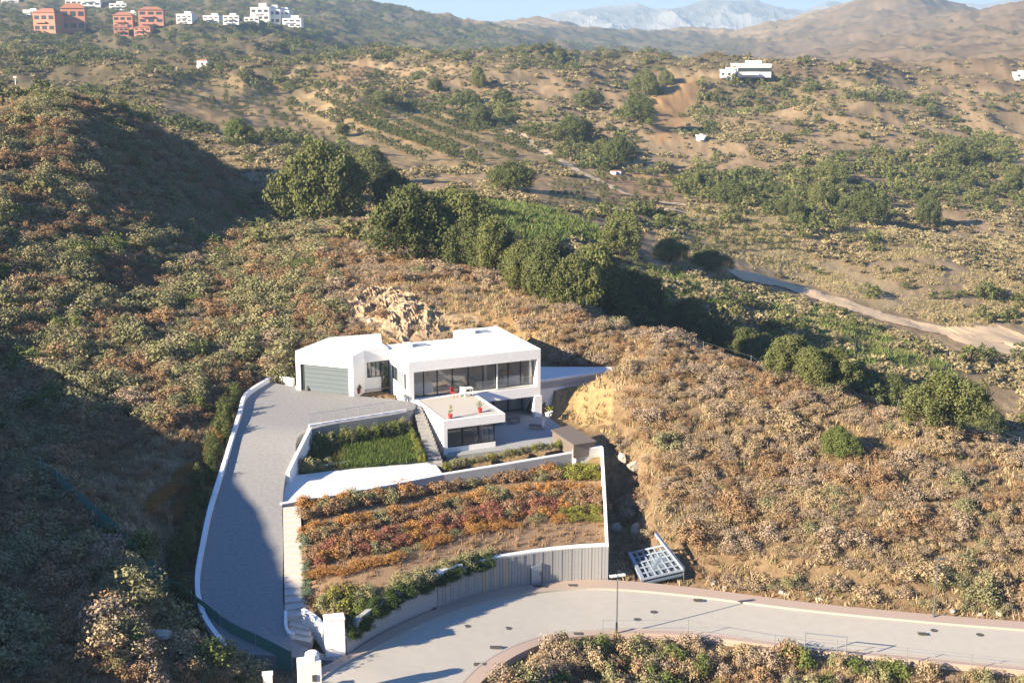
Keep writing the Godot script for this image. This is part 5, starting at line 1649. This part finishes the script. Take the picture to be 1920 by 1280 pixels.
func build_rocks():
	var face := thing("rock_face", "broken ochre rock face cut into the hill behind the villa", "rock face", Vector3.ZERO)
	grained("ochre_rock", lin(0.28, 0.20, 0.125), lin(0.50, 0.385, 0.26), 0.35, 0.97, 40, 0.04, 5.0)
	grained("grey_rock", lin(0.30, 0.25, 0.20), lin(0.52, 0.45, 0.36), 0.35, 0.97, 41, 0.04, 5.0)
	var kinds := []
	var slabs := []
	for i in 8: kinds.append(rock(900 + i, Vector3(1, 1, 1))); slabs.append(shard(930 + i))
	var poly := [Vector2(628, 560), Vector2(665, 540), Vector2(760, 545), Vector2(800, 570), Vector2(835, 600), Vector2(822, 640), Vector2(745, 645), Vector2(712, 620), Vector2(650, 590)]
	# the cut face itself: tilted broken strata
	var c0 := hit(628, 600); var lo := Vector2(1e9, 1e9); var hi := Vector2(-1e9, -1e9)
	var plan := []
	for q in poly:
		var p := hit(q.x, q.y)
		plan.append(Vector2(p.x, p.z)); lo = lo.min(plan[-1]); hi = hi.max(plan[-1])
	var strata := FastNoiseLite.new()
	strata.seed = 3; strata.noise_type = FastNoiseLite.TYPE_CELLULAR; strata.frequency = 0.75; strata.cellular_return_type = FastNoiseLite.RETURN_CELL_VALUE; strata.fractal_type = FastNoiseLite.FRACTAL_FBM; strata.fractal_octaves = 2
	var stp := 0.24
	var nx := int((hi.x - lo.x) / stp) + 1; var nz := int((hi.y - lo.y) / stp) + 1
	var pts := []
	for i in nx:
		for j in nz:
			var x := lo.x + i * stp + rng.randf_range(-0.08, 0.08); var z := lo.y + j * stp + rng.randf_range(-0.08, 0.08)
			var g := ground(x, -z)
			var edge := 1e9
			for k in plan.size(): edge = minf(edge, Vector2(x, z).distance_to(Geometry2D.get_closest_point_to_segment(Vector2(x, z), plan[k], plan[(k + 1) % plan.size()])))
			if not Geometry2D.is_point_in_polygon(Vector2(x, z), PackedVector2Array(plan)): edge = -edge
			var s := strata.get_noise_2d((x + z * 0.7) * 1.5 + g * 0.6, (z - x * 0.7) * 0.55)
			pts.append(Vector3(x, g + minf(0.3 * edge, 0.25) + (s * 0.75 + 0.25 * rng.randf()) * clampf(edge * 0.8, 0, 1), z))
	var st := st_new()
	for i in nx - 1:
		for j in nz - 1:
			var k := i * nz + j
			if pts[k].y < ground(pts[k].x, -pts[k].z) - 0.3: continue
			quad(st, pts[k], pts[k + nz], pts[k + nz + 1], pts[k + 1])
	obj("strata", done(st), M.ochre_rock, face)
	var n := 0
	while n < 70:
		var q := Vector2(rng.randf_range(625, 840), rng.randf_range(535, 648))
		if not in_poly(q.x, q.y, poly): continue
		n += 1
		var p := hit(q.x, q.y)
		var o := obj("rock", slabs[n % 8], M.ochre_rock if rng.randf() < 0.7 else M.grey_rock, face)
		var b := Basis(Vector3(0, 0, 1), rng.randf_range(0.6, 1.1)) * Basis(Vector3.UP, rng.randf_range(-0.5, 0.5)) * Basis(Vector3.RIGHT, rng.randf_range(-0.5, 0.3))
		o.transform = Transform3D(b.scaled_local(Vector3(rng.randf_range(0.15, 0.4), rng.randf_range(0.35, 1.1), rng.randf_range(0.2, 0.45))), p - Vector3(0, 0.1, 0))
	for a in [[1166,866,0.6,0.7,"pale boulder beside the raised corner of the terrace wall"],[1187,882,0.8,0.65,"largest pale rounded boulder on the scrub beside the terrace"],[1156,996,0.6,0.6,"pale boulder in the shade beside the bed's side wall"],[1190,1004,0.55,0.8,"upright pale boulder above the metal gate lying in scrub"],[305,1196,0.85,0.5,"smooth grey boulder in the shaded scrub beside the drive"]]:
		var o := obj("boulder", rock(int(a[0]), Vector3(a[2], a[3], a[2] * 0.85)), M.boulder)
		o.position = hit(a[0], a[1]) + Vector3(0, a[3] * 0.45, 0)
		clear.append([o.position, 1.2])
		tag(o, a[4], "boulder")
	for i in 26:
		var px := rng.randf_range(1150, 1905)
		var o := obj("roadside_stone", kinds[i % 8], M.boulder)
		var s := rng.randf_range(0.1, 0.3)
		o.transform = Transform3D(Basis(Vector3.UP, i).scaled_local(Vector3(s * 1.4, s, s)), hit(px, lerpf(1085, 1158, (px - 1150) / 755.0) + rng.randf_range(-14, 4)) + Vector3(0, s * 0.4, 0))
		tag(o, "pale loose stone on the earth verge of the road", "stone", "loose stones along the road verge")
	for a in [[1230,814],[1245,815],[1216,816]]:
		var o := obj("slab_stone", kinds[a[0] % 8], M.boulder)
		o.transform = Transform3D(Basis(Vector3.UP, a[0]).scaled_local(Vector3(0.7, 0.15, 0.35)), hit(a[0], a[1]) + Vector3(0, 0.05, 0))
		tag(o, "flat pale stone slab among the dry scrub", "stone", "flat slabs in the scrub")
func street_lamp(base: Vector3, tall: float, label: String, two := true):
	var t := thing("street_lamp", label, "lamp post", base, 0.3)
	var st := st_new()
	tube(st, [Vector3(0, -0.3, 0), Vector3(0, 0.9, 0)], [0.09, 0.08], 8)
	obj("base", done(st), M.lamp_grey, t)
	st = st_new()
	tube(st, [Vector3(0, 0.9, 0), Vector3(0, tall, 0)], [0.055, 0.04], 8)
	obj("pole", done(st), M.lamp_grey, t)
	for s in ([-1, 1] if two else [1]):
		st = st_new()
		bx(st, minf(0.05 * s, 0.55 * s), maxf(0.05 * s, 0.55 * s), tall - 0.05, tall + 0.06, -0.13, 0.13)
		obj("lamp_head", done(st), M.lamp_white if two else M.lamp_grey, t)
func build_street():
	street_lamp(V(1156, 1190, -7.6), 4.4, "grey street lamp with a pale twin head on the bend's inner pavement")
	street_lamp(V(1751, 1156, -8.55), 4.5, "dark street lamp with a single head beside the scrub verge", false)
	# covers and drains in the road
	for a in [[952,1176,-7.0],[1195,1162,-7.75],[1226,1147,-7.8],[1752,1182,-8.7],[1838,1190,-8.85],[875,1174,-6.85]]:
		var st := st_new()
		lathe(st, [[0.26, -0.02], [0.26, 0.008], [0.0, 0.008]], Vector3.ZERO, 16)
		var o := obj("manhole_cover", done(st), M.iron)
		o.position = V(a[0], a[1], a[2]) + Vector3(0, 0.004, 0)
		o.position.y = road_height(o.position) + 0.004
		tag(o, "round dark iron manhole cover set in the road", "manhole cover", "manhole covers in the road")
	for a in [[1004,1102,1.6],[1072,1096,0.8],[1310,1113,0.7],[1732,1160,0.6],[930,1228,0.8],[900,1264,0.8],[1080,1190,0.9],[808,1160,0.7]]:
		var o := obj("drain_grate", box_mesh(-a[2] * 0.5, a[2] * 0.5, -0.02, 0.008, -0.2, 0.2), M.iron)
		o.position = V(a[0], a[1], -7.4)
		o.position.y = road_height(o.position) + 0.122
		tag(o, "dark drain grate in the reddish pavement", "drain", "drain grates in the pavement")
	# wire fence on the low side of the road
	var fl := VV([[1130,1196,-7.5],[1290,1196,-7.9],[1452,1226,-8.3],[1568,1238,-8.5],[1700,1252,-8.7],[1820,1264,-8.9],[1940,1276,-9.1]])
	var fence := thing("wire_fence", "thin wire fence with slim posts on the low side of the road", "fence")
	for i in fl.size():
		fl[i].y = ground(fl[i].x, -fl[i].z)
		var st := st_new()
		tube(st, [fl[i] + Vector3(0, -0.3, 0), fl[i] + Vector3(0, 1.75, 0)], [0.03, 0.03], 6)
		obj("post", done(st), M.steel, fence)
	for h in [0.5, 1.1, 1.7]:
		for i in fl.size() - 1:
			var st := st_new()
			tube(st, [fl[i] + Vector3(0, h, 0), fl[i + 1] + Vector3(0, h, 0)], [0.008, 0.008], 4)
			obj("wire", done(st), M.steel, fence)
	var fr := thing("sign_frame", "empty metal sign frame of two posts and crossbars beside the road", "frame")
	var f0 := V(1508, 1236, -8.4); var f1 := V(1585, 1244, -8.55)
	for f in [f0, f1]:
		var st := st_new()
		tube(st, [f + Vector3(0, -0.4, 0), f + Vector3(0, 2.0, 0)], [0.05, 0.05], 6)
		obj("post", done(st), M.steel, fr)
	for h in [1.0, 1.95]:
		var st := st_new()
		tube(st, [f0 + Vector3(0, h, 0), f1 + Vector3(0, h, 0)], [0.04, 0.04], 6)
		obj("crossbar", done(st), M.steel, fr)
	# green net fence that climbs away from the gate
	var nl := []
	for q in [[548,1268],[495,1240],[430,1208],[370,1162],[310,1110],[250,1058],[190,1000],[130,945],[78,900]]: nl.append(hit(q[0], q[1]))
	nl = smooth_line(nl, 28)
	for i in nl.size(): nl[i].y = ground(nl[i].x, -nl[i].z)
	var net := thing("net_fence", "green shade net fence climbing the dark slope from the gate", "fence")
	for i in range(0, 28, 3):
		var st := st_new()
		tube(st, [nl[i] + Vector3(0, -0.3, 0), nl[i] + Vector3(0, 1.85, 0)], [0.035, 0.035], 6)
		obj("post", done(st), M.steel, net)
	for i in range(0, 27, 3):
		var st := st_new()
		var seg := nl.slice(i, i + 4)
		ribbon_wall(st, seg, heights(seg, 0.05), heights(seg, 1.7), 0.012, 1.0)
		obj("net_panel", done(st), M.shade_net, net)
	# wire fence along the crest behind the villa
	var cf := thing("crest_fence", "wire fence with pale posts along the crest behind the villa", "fence")
	var cl := []
	for q in [[980,552],[1040,570],[1100,592],[1180,618],[1260,648],[1340,675],[1420,700],[1500,722],[1600,752],[1700,780],[1800,812],[1910,850]]: cl.append(hit(q[0], q[1]))
	cl = smooth_line(cl, 34)
	for i in 34: cl[i].y = ground(cl[i].x, -cl[i].z)
	for i in 34:
		var st := st_new()
		tube(st, [cl[i] + Vector3(0, -0.2, 0), cl[i] + Vector3(0, 1.6, 0)], [0.03, 0.03], 5)
		obj("post", done(st), M.steel, cf)
		if i == 33: continue
		for h in [0.5, 1.0, 1.5]:
			st = st_new()
			tube(st, [cl[i] + Vector3(0, h, 0), cl[i + 1] + Vector3(0, h, 0)], [0.008, 0.008], 4)
			obj("wire", done(st), M.steel, cf)
	# metal gate lying in the scrub
	var corner := func(px: float, py: float, up: float) -> Vector3: return V(px, py, hit(px, py).y + up)
	var A: Vector3 = corner.call(1181, 1037, 0.6); var B: Vector3 = corner.call(1246, 1021, 0.7); var C: Vector3 = corner.call(1283, 1068, 0.55); var D: Vector3 = corner.call(1205, 1086, 0.5)
	clear.append([(A + C) / 2, 2.8])
	var gate := thing("metal_gate", "blue grey metal lattice gate lying in the scrub", "gate")
	for e in [[A, D, 0.13, "beam"], [B + (B - C) * 0.45, C, 0.13, "beam"], [A, B, 0.07, "frame_bar"], [D, C, 0.07, "frame_bar"]]:
		var st := st_new()
		beam(st, e[0], e[1], e[2])
		obj(e[3], done(st), M.galvanised, gate)
	for i in range(1, 5):
		var st := st_new()
		beam(st, A.lerp(D, i / 5.0), B.lerp(C, i / 5.0), 0.05)
		obj("lattice_bar", done(st), M.galvanised, gate)
	for i in range(1, 6):
		var st := st_new()
		beam(st, A.lerp(B, i / 6.0) + Vector3(0, 0.03, 0), D.lerp(C, i / 6.0) + Vector3(0, 0.03, 0), 0.05)
		obj("lattice_bar", done(st), M.galvanised, gate)
	var sheet := st_new()
	var dn := Vector3(0, -0.32, 0)
	hexa(sheet, [D + dn * 1.5, C + dn * 1.5, B + dn * 1.5, A + dn * 1.5, D + dn, C + dn, B + dn, A + dn])
	obj("sheet", done(sheet), M.gate_sheet, gate)
	for p in [A, B, C, D]:
		var st := st_new()
		tube(st, [Vector3(p.x, ground(p.x, -p.z) - 0.2, p.z), p], [0.05, 0.05], 6)
		obj("leg", done(st), M.iron, gate)
func beam(st: SurfaceTool, a: Vector3, b: Vector3, w: float):
	var s := (b - a).cross(Vector3.UP).normalized() * w
	var u := Vector3(0, w, 0)
	hexa(st, [a - s - u, a + s - u, b + s - u, b - s - u, a - s + u, a + s + u, b + s + u, b - s + u])
var road_pts := []
func road_height(p: Vector3) -> float:
	var best := 1e9
	var y := 0.0
	for cell in site.values():
		for s in cell:
			var q: float = (s[0] - p.x) * (s[0] - p.x) + (s[1] - p.z) * (s[1] - p.z)
			if q < best: best = q; y = s[2]
	return y + 0.35
func far_house(called: String, px: float, py: float, w: float, h: float, wall: Material, roof: Material, label: String, group: String, storeys := 2, bays := 3, pitched := true):
	var p := hit(px, py)
	var k := F / -p.z
	var W := w / k; var Hh := h / k
	var D := W * 0.8
	var o := thing(called, label, "house", p - Vector3(0, 1.0, 0), 0.2 * sin(px), group)
	obj("wall", box_mesh(-W / 2, W / 2, 0, Hh + 1.0, -D / 2, D / 2), wall, o)
	var st := st_new()
	if pitched:
		var y := Hh + 1.0; var e := W * 0.04
		var a := Vector3(-W / 2 - e, y, D / 2 + e); var b := Vector3(W / 2 + e, y, D / 2 + e); var c := Vector3(W / 2 + e, y, -D / 2 - e); var d := Vector3(-W / 2 - e, y, -D / 2 - e)
		var r0 := Vector3(-W / 4, y + Hh * 0.22, 0); var r1 := Vector3(W / 4, y + Hh * 0.22, 0)
		quad(st, a, r0, r1, b); quad(st, c, r1, r0, d); tri(st, b, r1, c); tri(st, d, r0, a); quad(st, a, b, c, d)
	else:
		bx(st, -W / 2 - 0.2, W / 2 + 0.2, Hh + 1.0, Hh + 1.5, -D / 2 - 0.2, D / 2 + 0.2)
		bx(st, -W * 0.1, W * 0.3, Hh + 1.5, Hh * 1.3 + 1.5, -D * 0.35, D * 0.1)
	obj("roof", done(st), roof, o)
	for i in storeys:
		for j in bays:
			var x := W * ((j + 0.5) / bays - 0.5); var y := 1.0 + Hh * (i + 0.35) / storeys
			obj("window", box_mesh(x - W * 0.11, x + W * 0.11, y, y + Hh * 0.38 / storeys, D / 2 + 0.02, D / 2 + 0.12), M.far_window, o)
		obj("balcony", box_mesh(-W * 0.4, W * 0.1, 1.0 + Hh * i / storeys + 0.1, 1.0 + Hh * i / storeys + 0.9, D / 2 + 0.12, D / 2 + 1.6), wall, o)
func build_far_houses():
	for a in [[92,62,42,36],[140,60,42,42],[233,56,34,26],[285,46,44,26],[228,68,26,16],[270,66,30,14]]:
		far_house("red_house", a[0], a[1], a[2], a[3], M.pink_wall, M.roof_red, "salmon red apartment house on the far hillside", "red houses on the far hillside")
	for a in [[490,40,34,24],[512,46,30,26],[532,40,28,18],[550,52,34,16],[472,48,26,14],[350,42,30,14],[400,44,30,13],[434,44,28,13],[140,16,30,14],[172,12,34,16],[222,20,30,12],[247,34,16,10],[60,28,26,8],[20,6,30,8]]:
		far_house("white_house", a[0], a[1], a[2], a[3], M.far_white, M.far_white, "white flat roofed house on the far hillside", "white houses on the far hillside", 2, 3, false)
	far_house("hill_villa", 1408, 140, 62, 18, M.far_white, M.far_white, "large white villa on the crest across the valley", "", 1, 5, false)
	far_house("hill_annexe", 1362, 145, 22, 12, M.far_white, M.far_white, "small white annexe beside the large hill villa", "", 1, 2, false)
	far_house("hill_annexe", 1384, 136, 26, 10, M.far_white, M.roof_red, "white wing with a tiled roof beside the large hill villa", "", 1, 2, true)
	far_house("hut", 382, 126, 20, 12, M.far_white, M.roof_red, "small white hut among the far trees", "", 1, 1, true)
	far_house("white_cabin", 1913, 147, 22, 10, M.far_white, M.far_white, "small white cabin on the far crest", "", 1, 2, false)
	far_house("ruin", 1314, 262, 14, 6, M.far_white, M.far_white, "tiny white shed below the ochre gully", "", 1, 1, false)
	far_house("ruin", 1155, 326, 20, 6, M.far_white, M.roof_red, "tiny white shed beside the gully track", "", 1, 2, true)
	# street on the plateau
	structure("plateau_street", prism_mesh([Vector2(-132, -248.5), Vector2(-92, -247.5), Vector2(-93.5, -269), Vector2(-132, -271)], 19.5, 20.8), M.asphalt, "pale concrete street end on the plateau")
	var lp := thing("street_lamp", "white street lamp on the plateau street", "lamp post", Vector3(-98.5, 20.8, -264))
	var st := st_new()
	tube(st, [Vector3(0, -0.5, 0), Vector3(0, 3.4, 0)], [0.12, 0.08], 6)
	obj("pole", done(st), M.lamp_white, lp)
	obj("lamp_head", box_mesh(-0.3, 0.3, 3.4, 3.75, -0.2, 0.2), M.lamp_white, lp)

func zones():
	var P := func(a: Array) -> Array: return a.map(func(e): return Vector2(e[0], e[1]))
	bare_zones = [
		[P.call([[630,560],[700,535],[840,520],[1000,555],[1060,600],[980,650],[700,650]]), Color(0.46, 0.31, 0.16), 0.25],
		[P.call([[820,585],[900,590],[900,645],[810,650]]), Color(0.60, 0.47, 0.30), 0.02],
		[P.call([[1035,720],[1152,700],[1152,800],[1090,810],[1030,790]]), Color(0.50, 0.36, 0.19), 0.08],
		[P.call([[1430,770],[1560,790],[1720,835],[1650,855],[1500,815]]), Color(0.46, 0.31, 0.17), 0.25],
		[P.call([[1140,1082],[1300,1092],[1500,1118],[1700,1138],[1930,1154],[1930,1176],[1140,1104]]), Color(0.40, 0.28, 0.18), 0.06],
		[P.call([[1700,840],[1920,880],[1920,920],[1700,860]]), Color(0.40, 0.29, 0.17), 0.3],
	]
	green_zones = [
		[P.call([[880,372],[1010,385],[1110,418],[1150,455],[1000,452],[900,425]]), Color(0.05, 0.13, 0.018), 1.0, 0.15],
		[P.call([[1200,490],[1380,520],[1560,590],[1750,655],[1820,760],[1500,700],[1250,610]]), Color(0.15, 0.175, 0.06), 1.0, 0.5],
		[P.call([[1740,622],[1800,606],[1880,604],[1960,610],[1960,676],[1850,672],[1790,648]]), Color(0.46, 0.36, 0.24), 1.2, 0.0],
		[P.call([[1222,195],[1262,140],[1312,150],[1285,230],[1245,268],[1220,245]]), Color(0.46, 0.30, 0.16), 1.1, 0.1],
		[P.call([[590,142],[690,120],[730,145],[650,168]]), Color(0.30, 0.20, 0.13), 0.8, 0.1],
		[P.call([[1290,475],[1500,470],[1750,560],[1910,600],[1700,592],[1500,525],[1400,505]]), Color(0.48, 0.39, 0.25), 1.0, 0.12],
		[P.call([[520,172],[790,185],[1080,300],[860,320],[640,300],[520,215]]), Color(0.40, 0.31, 0.18), 0.8, 0.06],
		[P.call([[300,195],[350,138],[520,165],[570,235],[430,268]]), Color(0.36, 0.28, 0.17), 0.7, 0.12],
		[P.call([[505,180],[600,174],[920,300],[830,318],[640,262]]), Color(0.50, 0.38, 0.22), 1.1, 0.05],
		[P.call([[690,178],[760,185],[1010,265],[900,270]]), Color(0.40, 0.32, 0.18), 1.0, 0.12],
		[P.call([[1690,440],[1930,390],[1930,570],[1780,525]]), Color(0.46, 0.36, 0.24), 0.9, 0.3],
		[P.call([[980,330],[1130,335],[1180,392],[1010,395]]), Color(0.50, 0.37, 0.22), 1.1, 0.05],
		[P.call([[1110,320],[1260,325],[1280,400],[1150,392]]), Color(0.50, 0.34, 0.20), 1.1, 0.08],
		[P.call([[1290,400],[1490,405],[1490,472],[1270,472]]), Color(0.44, 0.36, 0.20), 1.1, 0.03],
		[P.call([[1900,170],[1930,160],[1930,260],[1860,230]]), Color(0.40, 0.31, 0.20), 0.9, 0.2],
		[P.call([[0,-40],[640,-40],[880,45],[1300,60],[1420,75],[1420,132],[1000,118],[640,115],[420,140],[250,190],[0,172]]), Color(0.16, 0.142, 0.09), 1.1, 1.0],
		[P.call([[1420,135],[1420,80],[1680,-30],[1960,-20],[1960,175],[1700,145],[1560,138]]), Color(0.215, 0.165, 0.12), 0.9, 0.35],
		[P.call([[862,62],[882,62],[912,98],[895,100]]), Color(0.42, 0.32, 0.24), 1.1, 0.0],
	]
	lush = [
		[P.call([[1290,340],[1420,330],[1560,300],[1900,250],[1900,320],[1650,420],[1480,410],[1330,380]]), 0.45],
		[P.call([[1380,490],[1500,522],[1640,566],[1790,604],[1930,612],[1930,560],[1700,540],[1500,498]]), 0.5],
		[P.call([[1000,300],[1130,250],[1180,190],[1250,160],[1230,260],[1130,330]]), 0.4],
		[P.call([[700,150],[980,130],[1000,250],[800,250]]), 0.12],
		[P.call([[880,425],[1200,480],[1300,560],[1250,640],[1000,560]]), 0.06],
		[P.call([[1300,590],[1500,640],[1800,720],[1900,800],[1700,790],[1350,680]]), 0.1],
		[P.call([[0,40],[640,20],[880,60],[900,115],[600,110],[300,90],[0,150]]), 0.35],
		[P.call([[1260,150],[1900,150],[1900,260],[1560,300],[1290,330]]), 0.14],
		[P.call([[380,130],[560,120],[720,170],[560,172]]), 0.3],
	]
func _ready():
	rng.seed = 20240517
	noise.seed = 11; noise.frequency = 0.02; noise.fractal_octaves = 4
	ridged.seed = 8; ridged.frequency = 0.006; ridged.fractal_type = FastNoiseLite.FRACTAL_RIDGED; ridged.fractal_octaves = 3
	fine.seed = 23; fine.frequency = 0.06; fine.fractal_octaves = 3
	# camera
	var cam := Camera3D.new()
	cam.name = "camera"
	add_child(cam)
	cam.position = Vector3(0, EYE, 0)
	cam.rotation.x = -PITCH
	cam.fov = rad_to_deg(2.0 * atan(640.0 / F))
	cam.near = 0.5
	cam.far = 14000.0
	cam.current = true
	# sky, haze, exposure
	var env := Environment.new()
	env.background_mode = Environment.BG_SKY
	var sky := Sky.new()
	var sm := ProceduralSkyMaterial.new()
	sm.sky_top_color = Color(0.25, 0.44, 0.72)
	sm.sky_horizon_color = Color(0.86, 0.95, 1.0)
	sm.sky_curve = 0.075
	sm.ground_bottom_color = Color(0.30, 0.26, 0.22)
	sm.ground_horizon_color = Color(0.62, 0.70, 0.76)
	sm.sun_angle_max = 5.0
	sky.sky_material = sm
	env.sky = sky
	env.background_energy_multiplier = 0.36
	env.tonemap_mode = Environment.TONE_MAPPER_LINEAR
	env.tonemap_exposure = 3.6
	env.fog_enabled = true
	env.fog_density = 0.00017
	env.fog_light_color = Color(0.72, 0.86, 1.0)
	env.sdfgi_enabled = true
	env.ssao_enabled = true
	env.ssil_enabled = true
	var we := WorldEnvironment.new()
	we.name = "environment"
	we.environment = env
	add_child(we)
	# afternoon sun from behind the viewer's left shoulder
	var sun := DirectionalLight3D.new()
	sun.name = "sun"
	add_child(sun)
	sun.light_energy = 1.6
	sun.light_color = Color(1.0, 0.925, 0.81)
	sun.light_angular_distance = 0.5
	sun.shadow_enabled = true
	var from := Vector3(-0.84, 0.40, 0.54).normalized()
	sun.look_at_from_position(from * 100.0, Vector3.ZERO)
	make_materials()
	make_plant_shapes()
	zones()
	site_layout()
	build_heights()
	build_land()
	build_mountains()
	build_site()
	build_villa()
	lay_tracks()
	build_rocks()
	build_street()
	build_far_houses()
	plant_oaks()
	plant_orchards()
	plant_garden()
	scatter_near()
	scatter_grass()
	scatter_meadow()
	scatter_far()
	settle("russet_shrub", dome + twig, M.leaf_russet, "rounded russet brown bush", "shrub", "russet bushes", "russet_scrub", "mass of russet brown bushes on the slopes")
	settle("straw_shrub", twig + dome, M.leaf_straw, "straw coloured dry bush", "shrub", "straw coloured bushes", "straw_scrub", "mass of straw coloured dry bushes on the slopes")
	settle("grey_shrub", twig + dome, M.leaf_grey, "grey brown leafless bush", "shrub", "grey bushes", "grey_scrub", "mass of grey brown leafless bushes on the slopes")
	settle("sage_shrub", dome, M.leaf_sage, "grey green sage bush", "shrub", "sage bushes", "sage_scrub", "mass of grey green bushes on the slopes")
	settle("green_shrub", dome, M.leaf_green, "bright green bush", "shrub", "green bushes", "green_scrub", "mass of green bushes on the slopes")
	settle("orchard_tree", small_tree, M.leaf_dark, "small round orchard tree planted in a row", "tree", "orchard trees", "orchard", "small orchard trees planted in rows on the far slopes")
	settle("wild_tree", small_tree, [M.leaf_oak, M.leaf_dark, M.leaf_oak, M.leaf_wild, M.leaf_dark], "wild dark green tree", "tree", "wild trees", "far_woodland", "dark green trees and thickets on the far hills")
	settle("low_scrub", low_bush, M.leaf_scrub, "low dull scrub bush", "shrub", "low scrub", "far_scrub", "low dull brown green scrub on the far slopes", 0)
